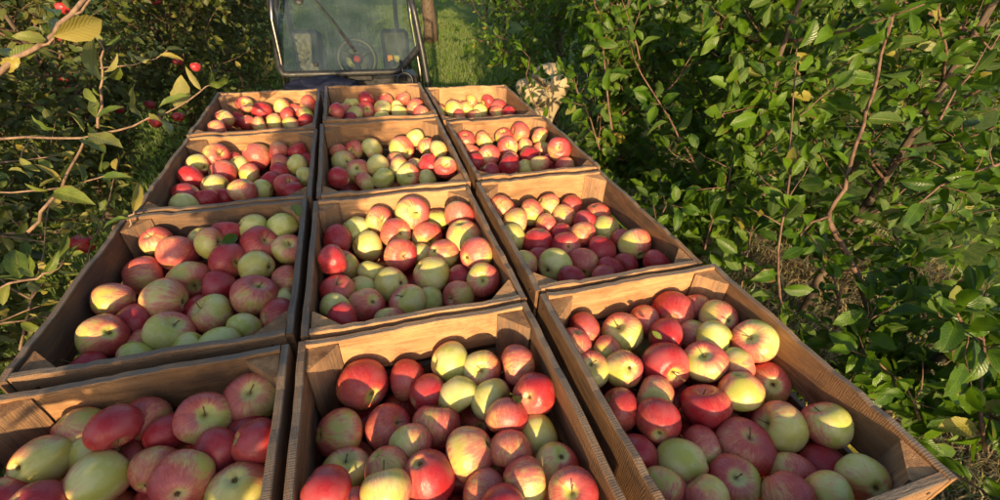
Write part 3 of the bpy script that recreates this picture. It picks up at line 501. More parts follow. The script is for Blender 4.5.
class Veg:
    """collects twigs (tubes) and leaves of one tree"""
    def __init__(s, lod=0): s.lod = lod; s.P = []; s.D = []; s.N = []; s.S = []; s.W = []; s.tw = MB(); s.k = 5 if lod < 2 else 4
    def leaf(s, p, d, n, size, wf=1.0): s.P.append(p); s.D.append(d); s.N.append(n); s.S.append(size); s.W.append(wf)
    def twig_leaves(s, pts, size, spacing, sag=.35, keep=None, start=.1, rnd=.5):
        pts = np.array(pts); seg = np.linalg.norm(np.diff(pts, axis=0), axis=1); cum = np.concatenate([[0], np.cumsum(seg)]); L = cum[-1]; x = L * start; az = random.uniform(0, 6.28)
        while x < L:
            j = min(np.searchsorted(cum, x, 'right') - 1, len(seg) - 1); p = pts[j] + (pts[j + 1] - pts[j]) * (x - cum[j]) / max(seg[j], 1e-6); t = nrm(pts[j + 1] - pts[j]); az += 2.4 + random.uniform(-.4, .4)
            a = nrm(np.cross(t, [.2, .1, 1.0])); bb = np.cross(t, a); side = math.cos(az) * a + math.sin(az) * bb; d = nrm(side * random.uniform(.5, 1.1) + t * random.uniform(.3, .9) + np.array([0, 0, -1.3 * sag * random.random()]) + .2 * rng.standard_normal(3))
            p = p + d * random.uniform(.006, .018)
            if keep is None or (keep(p) and keep(p + d * size)):
                n = np.array([-.12, -.55, .62]) + .3 * t + rnd * rng.standard_normal(3); n = nrm(n - d * np.dot(n, d)); s.leaf(p, d, n, size * random.uniform(.6, 1.15))
            x += spacing * random.uniform(.6, 1.5)
        d = nrm(pts[-1] - pts[-2] + .001)
        if keep is None or keep(pts[-1] + d * size):
            for q in range(2): n = nrm(rng.standard_normal(3) + [0, 0, .8]); dd = nrm(d + .35 * rng.standard_normal(3)); n = nrm(n - dd * np.dot(n, dd)); s.leaf(pts[-1], dd, n, size * .8)
    def build_leaves(s, name, mat, parent):
        if not s.P: return None
        P, D, N = np.array(s.P), np.array(s.D), np.array(s.N); S = np.array(s.S)[:, None, None]; W = np.array(s.W)[:, None, None]; B = np.cross(D, N); Vs, Us, Fs = [], [], []; nb = 0; var = LV[s.lod]; which = rng.integers(0, len(var), len(P))
        for k in range(len(var)):
            m = which == k
            if not m.any(): continue
            V, U, Fc = var[k]; n = m.sum(); X = (B[m][:, None] * V[None, :, 0:1] * W[m] + D[m][:, None] * V[None, :, 1:2] + N[m][:, None] * V[None, :, 2:3]) * S[m] + P[m][:, None]
            Vs.append(X.reshape(-1, 3)); Us.append(np.tile(U, (n, 1))); Fs.append((Fc[None] + (np.arange(n) * len(V))[:, None, None]).reshape(-1, 4) + nb); nb += n * len(V)
        return link(name, mesh_np(name, np.concatenate(Vs), np.concatenate(Fs), mat, uv=np.concatenate(Us), smooth=True), parent)
def in_crates(p): return -.06 < p[0] < 1.33 and -1.2 < p[1] < 2.15 and p[2] > .5
CLR = [1.0]
def keep_all(p):
    if in_crates(p) or (1.3 < p[0] < 1.88 and 1.9 < p[1] < 3.1 and 1.02 < p[2] < 1.5): return False
    if np.linalg.norm(p - CAM) < CLR[0]: return False
    if p[1] > 2.1 and -.12 < p[0] < 1.85 and p[2] > .1: return p[0] > 1.35 + .1 * p[1] or False
    return True
NL = [0]
def tree(base, H, RR, nlimb, lsize, lod, mat, seed, label, group, zlo=.35, spacing=.028, keep=keep_all, ntw=10, trunk_r=.022, lean=(0, 0), extra=None, az_c=None, clump=False):
    random.seed(seed); s = Veg(lod); bx, by = base; tk = MB(); pts = []; n = 9
    for i in range(n): h = H * i / (n - 1); pts.append((bx + lean[0] * h + .03 * math.sin(h * 4 + seed), by + lean[1] * h + .03 * math.cos(h * 3.1 + seed), h - .02))
    tk.tube(pts, [trunk_r * (1.25 - .95 * i / (n - 1)) for i in range(n)], 9)
    root = empty('apple_tree', (bx, by, 0), label=label, category='tree', group=group)
    off = np.array([bx, by, 0.0])
    for l in range(nlimb):
        h = zlo + (H * .95 - zlo) * (l + random.random()) / nlimb; az = random.uniform(0, 6.28) if az_c is None else az_c + random.gauss(0, 1.1); el = random.uniform(.05, .75); d = np.array([math.cos(az) * math.cos(el), math.sin(az) * math.cos(el), math.sin(el)])
        p = np.array([bx + lean[0] * h, by + lean[1] * h, h]); L = RR * random.uniform(.65, 1.1) * (1.0 - .35 * h / H); P = [p]; m = 7
        for q in range(m): d = nrm(d + .16 * rng.standard_normal(3) + [0, 0, .06]); P.append(P[-1] + d * L / m)
        good = [i for i in range(len(P)) if keep(P[i])]
        if len(good) < 2: continue
        cut = next((i for i in range(1, len(P)) if not keep(P[i])), len(P)); P = P[:cut]
        if len(P) < 3: continue
        s.tw.tube([x - off for x in P], list(np.linspace(.008, .002, len(P))), s.k)
        s.twig_leaves(P[2:] if len(P) > 4 else P, lsize, spacing * 1.4, keep=keep)
        for t in range(ntw):
            f = random.uniform(.15, 1.0) * (len(P) - 1); j = min(int(f), len(P) - 2); q = P[j] + (P[j + 1] - P[j]) * (f - j); t0 = nrm(P[j + 1] - P[j]); dd = nrm(t0 * random.uniform(.1, .8) + rng.standard_normal(3) * .8 + [0, 0, .45]); TL = random.uniform(.10, .34) * min(1, RR); T = [q]
            for u in range(4): dd = nrm(dd + .2 * rng.standard_normal(3)); T.append(T[-1] + dd * TL / 4)
            if not all(keep(x) for x in T): continue
            if clump and math.sin(T[-1][0] * 7.1 + 1.3 * math.sin(T[-1][2] * 5)) + math.sin(T[-1][1] * 6.3 + seed) + math.sin(T[-1][2] * 8.7 + T[-1][0] * 3) < -.45: continue
            s.tw.tube([x - off for x in T], [.0024, .002, .0017, .0014, .001], 4, cap=False); s.twig_leaves(T, lsize, spacing, keep=keep)
    if extra: extra(s, off)
    tk.v = [tuple(np.array(v) - off) for v in tk.v]; tk.build('trunk', M['bark'], root, smooth=True)
    s.tw.build('branches', M['twig'], root, smooth=True)
    s.P = [np.asarray(x) - off for x in s.P]; s.build_leaves('foliage', mat, root); NL[0] += len(s.P)
    return root

# ---- hand placed shoots (points: photo x, y, distance from the lens)
def shoot(s, off, pts, r0, r1, size, spacing, side=0, leaves=True, start=.05, rnd=.7):
    P = [atD(*p) for p in pts]; Q = []
    for i in range(len(P) - 1):
        for u in (0, .5): Q.append(P[i] * (1 - u) + P[i + 1] * u)
    Q.append(P[-1]); L = len(Q); Q = [q + .0025 * rng.standard_normal(3) * (0 < i < L - 1) for i, q in enumerate(Q)]
    s.tw.tube([q - off for q in Q], list(np.linspace(r0, r1, L)), 7)
    if leaves: s.twig_leaves(Q, size, spacing, sag=.5, start=start, rnd=rnd)
    for k in range(side):
        j = random.randrange(1, L - 1); d = nrm(rng.standard_normal(3) + nrm(Q[j + 1] - Q[j]) * .8 + [0, 0, .3]); T = [Q[j]]; TL = random.uniform(.06, .17)
        for u in range(3): d = nrm(d + .2 * rng.standard_normal(3)); T.append(T[-1] + d * TL / 3)
        if any(in_crates(x) for x in T): continue
        s.tw.tube([x - off for x in T], [.0028, .0022, .0018, .0012], 5); s.twig_leaves(T, size * .9, spacing, sag=.5, rnd=rnd)
def hleaf(s, bx, by, tx, ty, t, dt=0.0, wf=1.0, roll=None):
    a, b = atD(bx, by, t), atD(tx, ty, t + dt); d = b - a; L = np.linalg.norm(d); d = d / L; v = nrm(CAM - a); n = v - d * np.dot(v, d); n = nrm(n); r = random.choice((-1, 1)) * random.uniform(.35, 1.35) if roll is None else roll; b_ = np.cross(d, n); n = n * math.cos(r) + b_ * math.sin(r)
    if random.random() < .25 and roll is None: n = -n
    s.leaf(a, d, n, L * 1.0, wf * .70)
def left_front(s, off):
    sh = lambda *a, **k: shoot(s, off, *a, **k)
    sh([(-25, 92, .95), (0, 74, .95), (16, 61, .95), (40, 46, .96), (52, 34, .97), (70, 15, .98), (88, -6, 1.0), (100, -30, 1.0)], .0058, .0045, .06, 1, leaves=False)
    sh([(40, 46, .96), (52, 38, .96), (51, 44, .97)], .003, .002, .05, 1, leaves=False); sh([(70, 15, .98), (88, 4, 1.0), (100, -10, 1.0)], .003, .002, .05, 1, leaves=False)
    for a in [(53, 36, 110, 20, .96, .06, 1.25, .3), (46, 40, 12, 32, .96, -.05, 1.5, .5), (10, 62, 40, 44, .95, .02, 1.4, -.3), (12, 60, -6, 28, .97, .02, 1.2, .4), (58, 17, 44, -8, .98, .02, 1.1, .2), (53, 34, 60, 14, .97, .06, .9, .2), (20, 58, -8, 74, .94, 0, 1.3, .1)]: hleaf(s, *a)
    sh([(98, 128, 1.14), (100, 108, 1.13), (101, 88, 1.13), (102, 70, 1.12), (104, 50, 1.12), (99, 40, 1.12)], .0035, .002, .05, 1, leaves=False)
    for a in [(100, 80, 73, 47, 1.12, .02, 1.25), (103, 76, 126, 82, 1.12, -.03, 1.3), (98, 78, 83, 66, 1.12, -.03, .9), (104, 72, 124, 60, 1.12, .04, .9), (101, 44, 93, 26, 1.12, .02, .8), (104, 45, 122, 35, 1.12, .02, .7), (104, 42, 108, 34, 1.12, .0, .9), (98, 103, 74, 84, 1.13, -.02, 1.1), (100, 96, 92, 88, 1.12, -.02, 2), (97, 117, 116, 101, 1.13, -.03, 1.1), (102, 86, 114, 92, 1.12, .02, 1.3), (97, 118, 92, 94, 1.13, .03, .8), (98, 100, 90, 108, 1.12, -.02, 1)]: hleaf(s, *a)
    sh([(100, 68, 1.3), (135, 64, 1.3), (155, 58, 1.32), (168, 50, 1.33)], .0022, .0013, .05, 1, leaves=False)
    for a in [(156, 57, 147, 41, 1.32), (160, 55, 184, 56, 1.32), (161, 50, 159, 37, 1.33), (166, 50, 185, 45, 1.33), (150, 60, 138, 62, 1.3), (150, 58, 152, 50, 1.3), (136, 63, 128, 51, 1.3)]: hleaf(s, *a, .02)
    sh([(-20, 138, 1.15), (0, 138, 1.15), (50, 138, 1.16), (83, 137, 1.17), (118, 130, 1.18), (150, 120, 1.2), (178, 108, 1.22), (200, 92, 1.23), (210, 85, 1.24)], .0038, .0016, .05, 1, leaves=False)
    for a in [(209, 86, 235, 81, 1.24, .03, 1.1), (208, 86, 222, 66, 1.24, .03, 1), (201, 90, 183, 67, 1.23, -.02, .8), (176, 108, 184, 78, 1.22, .04, 1.2), (190, 95, 155, 104, 1.22, -.05, .7), (150, 119, 179, 118, 1.2, -.04, 1.3), (143, 119, 116, 88, 1.19, -.03, 1.15), (88, 134, 120, 143, 1.17, -.03, 1.3), (84, 132, 69, 110, 1.17, -.03, .9), (83, 138, 104, 148, 1.16, -.04, 1.1), (56, 130, 25, 123, 1.15, -.04, 1.2), (90, 128, 114, 120, 1.17, .03, .9), (160, 116, 165, 104, 1.2, .02, 1.3), (90, 136, 100, 118, 1.17, .05, 1.2), (84, 136, 86, 146, 1.15, 0, 1)]: hleaf(s, *a)
    sh([(85, 138, 1.17), (80, 150, 1.16), (70, 168, 1.14), (58, 190, 1.12), (44, 212, 1.1), (28, 232, 1.1)], .0028, .0042, .05, 1, leaves=False)
    sh([(58, 190, 1.12), (75, 187, 1.14), (100, 178, 1.16), (112, 172, 1.17)], .002, .0015, .05, 1, leaves=False); sh([(60, 188, 1.12), (30, 191, 1.1), (-5, 192, 1.1)], .0025, .002, .05, 1, leaves=False)
    for a in [(62, 182, 38, 158, 1.12, -.04, .8), (76, 163, 88, 181, 1.14, -.02, .7), (54, 192, 81, 195, 1.12, -.04, 1.3), (48, 190, 20, 190, 1.11, -.03, 1), (103, 178, 125, 174, 1.16, -.02, 1), (102, 172, 100, 150, 1.17, .03, 1.1), (64, 176, 35, 186, 1.12, -.02, .9), (60, 182, 68, 155, 1.13, .06, 1.3), (30, 178, 16, 160, 1.15, .02, 1.2), (20, 158, 34, 172, 1.18, 0, 1.3), (104, 170, 108, 160, 1.16, .02, 1.2)]: hleaf(s, *a)
    sh([(128, 230, .98), (131, 218, .98), (134, 211, .98)], .0025, .002, .05, 1, leaves=False)
    for a in [(133, 213, 144, 176, .98, .02, .8, .2), (131, 219, 92, 221, .97, -.02, .75, .9), (130, 216, 112, 208, 1.0, .02, .8, .3)]: hleaf(s, *a)
    sh([(-15, 290, .95), (10, 284, .95), (35, 279, .95), (55, 271, .96), (64, 262, .97)], .003, .002, .05, 1, leaves=False)
    for a in [(20, 279, 13, 246, .96, .02, 1.3, -.2), (35, 278, 20, 252, .96, .03, 1.1), (44, 275, 60, 258, .96, -.02, .8), (56, 262, 74, 230, .97, .02, .8, .3), (60, 268, 52, 258, .97, 0, 1.2), (22, 281, -4, 276, .95, -.03, .8), (60, 270, 78, 276, .96, -.02, .8), (30, 280, 45, 297, .95, -.03, 1), (10, 284, -2, 306, .95, -.02, 1.1), (62, 262, 70, 266, .97, 0, 1.2), (36, 276, 62, 262, .97, .02, .6)]: hleaf(s, *a)
    for pts in ([(-20, 330, 1.05), (10, 322, 1.06), (40, 316, 1.1), (60, 322, 1.1)], [(-20, 240, 1.2), (10, 232, 1.25), (40, 236, 1.3), (80, 222, 1.35)], [(-20, 165, 1.3), (20, 160, 1.35), (60, 155, 1.4)], [(20, 350, 1.1), (30, 300, 1.15), (45, 250, 1.25), (50, 200, 1.35)], [(80, 290, 1.35), (90, 250, 1.4), (110, 200, 1.5), (120, 160, 1.6)]): sh(pts, .003, .0015, .05, .024, side=3)
def right_front(s, off):
    sh = lambda *a, **k: shoot(s, off, *a, **k)
    sh([(872, 330, 1.62), (857, 275, 1.6), (845, 248, 1.58), (830, 226, 1.55), (829, 213, 1.55)], .012, .009, .095, .09, side=1, start=.3)
    sh([(829, 213, 1.55), (843, 190, 1.52), (851, 160, 1.5), (862, 128, 1.5), (872, 95, 1.5), (881, 55, 1.5), (890, 25, 1.5), (898, -15, 1.5)], .0075, .004, .100, .035, side=5)
    sh([(829, 216, 1.55), (812, 222, 1.5), (800, 236, 1.48)], .005, .003, .095, .03, side=2)
    sh([(786, 345, 1.45), (780, 300, 1.45), (778, 250, 1.45), (786, 200, 1.45), (790, 150, 1.48), (794, 90, 1.5), (797, 40, 1.5)], .005, .002, .095, .030, side=7)
    sh([(700, 175, 1.9), (690, 155, 1.9), (670, 120, 1.9), (650, 88, 1.9), (634, 62, 1.9), (628, 38, 1.9)], .005, .002, .098, .035, side=4)
    sh([(612, 130, 1.9), (607, 90, 1.9), (603, 50, 1.9), (598, 12, 1.92), (592, -12, 1.95)], .005, .002, .098, .035, side=4)
    sh([(640, 60, 1.95), (632, 30, 1.95), (620, -5, 1.95)], .004, .002, .098, .035, side=3)
    sh([(985, 450, 1.15), (978, 400, 1.15), (983, 350, 1.17), (986, 320, 1.2), (975, 292, 1.2)], .005, .002, .098, .026, side=5)
    sh([(984, 340, 1.18), (965, 328, 1.16), (945, 318, 1.14), (938, 312, 1.14)], .003, .0015, .098, .035, side=1)
    sh([(1010, 160, 1.5), (975, 172, 1.5), (940, 186, 1.5), (905, 212, 1.55)], .006, .003, .098, .032, side=5)
    sh([(930, 330, 1.6), (915, 290, 1.65), (900, 250, 1.7), (885, 215, 1.7)], .005, .002, .095, .03, side=5)
    sh([(650, 235, 1.7), (662, 215, 1.7), (672, 195, 1.7)], .0035, .002, .095, .03, side=3)
    sh([(705, 250, 1.7), (712, 220, 1.7), (728, 190, 1.7), (735, 150, 1.75)], .004, .002, .095, .03, side=6)
    sh([(735, 315, 1.6), (742, 280, 1.6), (748, 250, 1.6), (755, 215, 1.6)], .004, .002, .095, .03, side=4)
    sh([(870, 385, 1.35), (862, 350, 1.35), (868, 320, 1.38), (880, 295, 1.4)], .004, .002, .095, .026, side=4)
    sh([(920, 420, 1.25), (905, 385, 1.25), (880, 365, 1.25), (850, 350, 1.25)], .004, .002, .08, .03, side=3)
    sh([(835, 330, 1.45), (838, 300, 1.45), (832, 280, 1.5), (820, 260, 1.5)], .004, .002, .06, .024, side=4)
    sh([(545, 125, 2.5), (531, 95, 2.5), (526, 75, 2.6), (530, 58, 2.6), (522, 50, 2.6)], .004, .002, .08, .04, side=2)
    sh([(600, 150, 2.1), (590, 120, 2.1), (580, 95, 2.1), (572, 70, 2.1)], .004, .002, .098, .03, side=6)
    sh([(668, 90, 2.0), (690, 65, 2.0), (720, 40, 2.0), (740, 5, 2.0)], .004, .002, .100, .03, side=6)
    sh([(940, 120, 1.45), (955, 90, 1.45), (975, 70, 1.45), (990, 50, 1.45), (1010, 20, 1.45)], .004, .002, .085, .03, side=6)
    sh([(800, 75, 1.7), (770, 45, 1.7), (750, 20, 1.7), (745, -10, 1.7)], .004, .002, .08, .03, side=6)
    for q in range(16):
        x = random.uniform(640, 1000); y = random.uniform(-10, 230); t = random.uniform(1.55, 2.3); a = random.uniform(-1, 1)
        p0 = (x, y, t); p1 = (x + 25 * a, y - 35, t + random.uniform(-.06, .06)); p2 = (x + 45 * a, y - 75, t + random.uniform(-.1, .1))
        if in_crates(atD(*p0)): continue
        sh([p0, p1, p2], .0035, .0015, .095, .024, side=3)
gL = 'apple trees of the left hedge row'; gR = 'apple trees of the right hedge row'
LT = [  # x, y, H, R, limbs, lod, label
 (-.72, .75, 1.38, .55, 22, 0, 'nearest low apple tree left of the crates with twigs reaching over them', left_front),
 (-.95, 1.75, 1.50, .75, 26, 0, 'second apple tree on the left, dark leaves beside the third row of crates', None),
 (-1.05, 2.9, 1.85, .9, 30, 1, 'third apple tree on the left, red apples hanging in shade', None),
 (-.85, 4.1, 2.3, 1.0, 42, 1, 'fourth apple tree on the left, beside the vehicle, sunlit olive leaves', None),
 (-.95, 5.4, 2.5, 1.1, 44, 1, 'fifth apple tree on the left behind the vehicle', None),
 (-1.0, 6.9, 3.0, 1.2, 44, 2, 'sixth apple tree on the left far down the row', None),
 (-2.4, 3.4, 3.0, 1.2, 40, 1, 'apple tree seen deep behind the third left tree', None),
 (-2.6, 5.2, 3.1, 1.3, 42, 2, 'apple tree filling the top left corner far back', None),
 (-1.9, 1.6, 1.5, .9, 22, 1, 'low apple tree at the left edge behind the nearest twigs', None),
 (-1.4, 8.6, 3.0, 1.3, 38, 2, 'seventh apple tree on the left near the end of the row', None),
 (-4.2, 6.0, 3.2, 1.6, 42, 2, 'farthest apple tree behind the left row', None),
 (-3.6, 3.6, 3.0, 1.4, 36, 2, 'apple tree at the far left edge of the view', None),
]
for i, (x, y, H, RR, nl, lod, lab, ex) in enumerate(LT):
    CLR[0] = .95
    tree((x, y), H, RR, nl, [.058, .062, .075][lod], lod, M['leaf_l'], 20 + i, lab, gL, spacing=[.022, .026, .032][lod], ntw=[14, 16, 16][lod], extra=None)
# the twigs that hang over from the left: part of the nearest left tree but a look of their own
s = Veg(0); random.seed(5); left_front(s, np.zeros(3))
lt = [o for o in COL.objects if o.name.startswith('apple_tree') and 'nearest low' in o.get('label', '')][0]
o1 = s.tw.build('branches', M['twig_y'], lt, smooth=True); o2 = s.build_leaves('foliage', M['leaf_y'], lt); inv = Matrix.Translation(lt.location).inverted()
for o in (o1, o2): o.matrix_parent_inverse = inv; o['label'] = 'sunlit twigs with yellowish curled leaves reaching over the crates'
RT = [
 (2.15, .35, 1.15, .55, 10, 0, 'nearest low apple tree at the lower right with large glossy leaves', None),
 (2.15, 1.35, 2.0, .62, 26, 0, 'bushy apple tree right of the crates with a bent brown branch', right_front),
 (2.05, 2.35, 2.05, .62, 30, 0, 'apple tree right of the far crates with upright reddish shoots', None),
 (2.5, 3.4, 2.7, .8, 42, 1, 'apple tree behind the beige sack on the right', None),
 (2.75, 4.7, 2.8, .9, 42, 1, 'apple tree right of the vehicle farther back', None),
 (2.95, 6.2, 2.9, 1.0, 42, 1, 'apple tree with visible trunk far down the right row', None),
 (3.2, 8.2, 3.0, 1.2, 40, 2, 'apple tree near the far end of the right row', None),
 (3.1, 1.3, 2.9, .9, 36, 1, 'apple tree in shade behind the bent brown branch', None),
 (3.3, 2.6, 3.0, 1.0, 38, 1, 'apple tree in shade behind the upright shoots', None),
 (3.7, 4.0, 3.1, 1.1, 40, 1, 'apple tree in the dark middle of the right hedge', None),
 (4.1, .9, 1.5, .9, 18, 1, 'apple tree at the far right edge behind the grass', None),
 (4.6, 2.4, 3.1, 1.3, 38, 2, 'apple tree behind the top right corner of the hedge', None),
 (4.6, 5.4, 3.2, 1.4, 40, 2, 'apple tree deep behind the right hedge', None),
 (6.2, 3.6, 3.2, 1.6, 38, 2, 'apple tree of the next row behind the right hedge', None),
 (3.6, 11.0, 3.0, 1.4, 36, 2, 'last apple tree of the right row', None),
 (7.5, 7.5, 2.6, 2.0, 34, 2, 'farthest apple tree behind the right hedge', None),
]
for i, (x, y, H, RR, nl, lod, lab, ex) in enumerate(RT):
    CLR[0] = 1.25
    tree((x, y), H, RR, nl, [.100, .088, .095][lod], lod, M['leaf_r'], 60 + i, lab, gR, spacing=[.030, .033, .036][lod], ntw=[15, 16, 15][lod], extra=ex, clump=True)
# far trunk first, then unseen trees added behind the camera for their shade
tree((2.15, 10.2), 3.2, 1.3, 46, .095, 2, M['leaf_r'], 95, 'apple tree with a thick brown trunk at the far end of the alley', gR, zlo=.9, trunk_r=.13, ntw=16, spacing=.03, keep=lambda p: p[1] > 8.6)
CLR[0] = .5
def shade_bough(s, off):  # added leaf clump, stands in for a person casting shade on the left crates
    for q in range(150):
        c = np.array([.03, -.62, 1.72]) + rng.normal(0, 1, 3) * [.055, .09, .15]; d = nrm(rng.standard_normal(3) + [.2, 0, .3]); T = [c, c + d * .05, c + d * .1]
        s.tw.tube([x - off for x in T], .0015, 4); s.twig_leaves(T, .085, .016)
    s.tw.tube([np.array(x) - off for x in ((-.85, -1.1, .9), (-.5, -.9, 1.3), (-.1, -.7, 1.6), (.1, -.62, 1.8))], [.014, .011, .008, .003], 6)
tree((-1.1, -.9), 1.72, .75, 56, .08, 1, M['leaf_l'], 90, 'unseen apple tree added behind the camera to shade the left crates', gL, zlo=.08, keep=lambda p: p[0] < -.38, extra=shade_bough)  # out of view, added to darken the low left leaves and left crates
tree((2.3, -1.1), 1.45, .6, 24, .09, 1, M['leaf_r'], 91, 'unseen apple tree added behind the camera to shade the lower right', gR, keep=lambda p: p[0] > 1.7)  # out of view, added to keep sun off the low right hedge
print('leaves', NL[0])

# ---------------------------------------------------------------- ground, grass
n = 60; xs = np.linspace(-1, 1, n) ** 3 * 400; X, Y = np.meshgrid(xs + 1, xs + 3); Z = .03 * np.sin(X * .9) * np.cos(Y * .7) * (np.abs(X) < 30)
V = np.stack([X, Y, Z], -1).reshape(-1, 3); Fc = np.array([(j * n + i, j * n + i + 1, (j + 1) * n + i + 1, (j + 1) * n + i) for j in range(n - 1) for i in range(n - 1)])
link('ground', mesh_np('ground', V, Fc, M['ground'], smooth=True), None, kind='structure')
def blades(name, N, xr, yr, h, mat, lab, dens=None, lay=.35):
    x = rng.uniform(*xr, N); y = rng.uniform(*yr, N)
    if dens is not None: k = rng.random(N) < dens(x, y); x, y = x[k], y[k]
    N = len(x); hh = h * rng.uniform(.5, 1.3, N); a = rng.uniform(0, 6.28, N); le = rng.normal(0, lay, (N, 2)); w_ = rng.uniform(.0022, .0045, N) * (1 + y * .12)
    b0 = np.stack([x - np.cos(a) * w_, y - np.sin(a) * w_, np.full(N, -.02)], -1); b1 = np.stack([x + np.cos(a) * w_, y + np.sin(a) * w_, np.full(N, -.02)], -1)
    m0 = np.stack([x + le[:, 0] * hh * .35, y + le[:, 1] * hh * .35, hh * .6], -1); off = np.stack([np.cos(a) * w_ * .8, np.sin(a) * w_ * .8, 0 * w_], -1); tp = np.stack([x + le[:, 0] * hh * 1.1, y + le[:, 1] * hh * 1.1, hh * (1 - .3 * np.hypot(le[:, 0], le[:, 1]))], -1)
    V = np.stack([b0, b1, m0 + off, m0 - off, tp], 1).reshape(-1, 3); i = np.arange(N)[:, None] * 5
    uv = np.tile(np.array([[.2, 0], [.8, 0], [.8, .5], [.2, .5], [.5, 1]]), (N, 1))
    return link(name, mesh_np(name, V, [i + np.array([[0, 1, 2, 3]]), i + np.array([[3, 2, 4]])], mat, uv=uv), None, kind='stuff', label=lab, category='grass')
blades('grass', 95000, (-2.2, 3.6), (2.3, 16), .10, M['blade'], 'sunlit green grass of the alley behind the vehicle')
blades('undergrowth', 16000, (-3.2, -.15), (0, 6), .09, M['blade'], 'dark green grass growing under the left trees')
blades('dry_grass', 34000, (1.45, 4.6), (-.4, 3.6), .10, M['straw'], 'dry brown grass and straw under the right trees', lay=.9)
blades('green_tufts', 9000, (1.45, 4.6), (-.4, 3.6), .12, M['blade'], 'green grass tufts between the straw under the right trees', dens=lambda x, y: .5 + .5 * np.sin(x * 5) * np.cos(y * 4))
# fallen leaves lying on the grass
s = Veg(1)
for i in range(700):
    p = np.array([random.choice([random.uniform(1.5, 4.4), random.uniform(-2.5, -.2)]), random.uniform(0, 5), random.uniform(.03, .07)]); d = nrm([random.gauss(0, 1), random.gauss(0, 1), random.gauss(0, .2)]); n_ = nrm(np.array([random.gauss(0, .3), random.gauss(0, .3), 1])); n_ = nrm(n_ - d * np.dot(n_, d)); s.leaf(p, d, n_, random.uniform(.05, .08))
M['dead'] = leaf_mat('leaf_fallen', (.12, .07, .03), (.26, .16, .06), yrate=.3, trans=.1); o = s.build_leaves('fallen_leaves', M['dead'], None); o['kind'] = 'stuff'; o['label'] = 'brown fallen leaves scattered under the trees'; o['category'] = 'leaves'

for bx_, by_, tx_, ty_, rad_, mt_, lab in ((519, 404, 515, 388, .03, 'leaf_y', 'small green leaf lying on the red apple at the right of the nearest middle crate'), (396, 452, 391, 466, .05, 'leaf_r', 'dark green leaf wedged between apples in the nearest middle crate'), (222, 243, 236, 236, .02, 'leaf_r', 'dark leaf on an apple in the second row left crate'), (294, 204, 298, 212, -.01, 'leaf_y', 'tiny yellow leaf on the back board of the second row left crate'), (652, 331, 661, 338, .03, 'leaf_y', 'small twig like leaf on a red apple in the nearest right crate')):
    sv = Veg(0); a, ta = atZ(bx_, by_, ZR - rad_); b_, tb = atZ(tx_, ty_, ZR - rad_ - .005); d = b_ - a; L_2 = np.linalg.norm(d); d = d / L_2; n_ = nrm(nrm(CAM - a) + .3 * rng.standard_normal(3)); n_ = nrm(n_ - d * np.dot(n_, d)); sv.leaf(a * 0, d, n_, L_2 * 1.3); o = sv.build_leaves('fallen_leaf', M[mt_], None); o.location = tuple(a - nrm(ray(bx_, by_)) * .015); o['label'] = lab; o['category'] = 'leaf'; o['group'] = 'loose leaves lying on the load'
# ---------------------------------------------------------------- apples on the trees and on the ground
HANG = [(64, 8, 2.1, 'red apple hanging beside the thick twig at the top left', .95), (66, 80, 2.5, 'upper red apple of the hanging pair behind the upright shoot', .95), (71, 89, 2.45, 'lower red apple of the hanging pair behind the upright shoot', .95), (196, 67, 2.7, 'bright red apple hanging above the long twig tip', .97), (178, 61, 2.9, 'small dull red apple hanging left of the bright one', .9), (118, 109, 2.5, 'red apple hanging just above the long horizontal twig', .95), (88, 115, 2.6, 'dark red apple half hidden behind the twig fork', .95), (156, 122, 2.3, 'red apple hanging under the long horizontal twig', .95), (178, 117, 2.6, 'small red apple under the far part of the long twig', .95), (73, 30, 2.3, 'red apple hanging behind the large olive leaf', .95), (61, 36, 2.4, 'dark red apple below the large olive leaf', .95), (83, 244, 1.5, 'dark red apple hanging in shade left of the second crate', 1.0), (156, 2, 3.2, 'tiny red apple at the top edge of the left trees', .95), (150, 105, 2.9, 'tiny red apple deep in the left foliage', .95), (966, 286, 1.9, 'red apple hanging low in the right bush', 1.0)]
for x, y, t, lab, rd_ in HANG:
    p = atD(x, y, t); place_apple('hanging_apple', p, .031 if x != 83 else .036, rd_, [.1, .1, 1], [0, 1, .2], 's', None, lab, 'red apples hanging in the trees')
for x, y, lab in ((727, 225, 'yellowish fallen apple on the dark ground right of the crates'), (698, 252, 'small fallen apple in the straw beside the crate edge'), (441, 103, 'red fallen apple in the grass behind the farthest right crate')):
    p, t = atZ(x, y, .03); place_apple('fallen_apple', p, .036, .9 if x == 441 else .45, [.5, -.5, .6], [0, -1, .3], 's', None, lab, 'windfall apples on the ground')

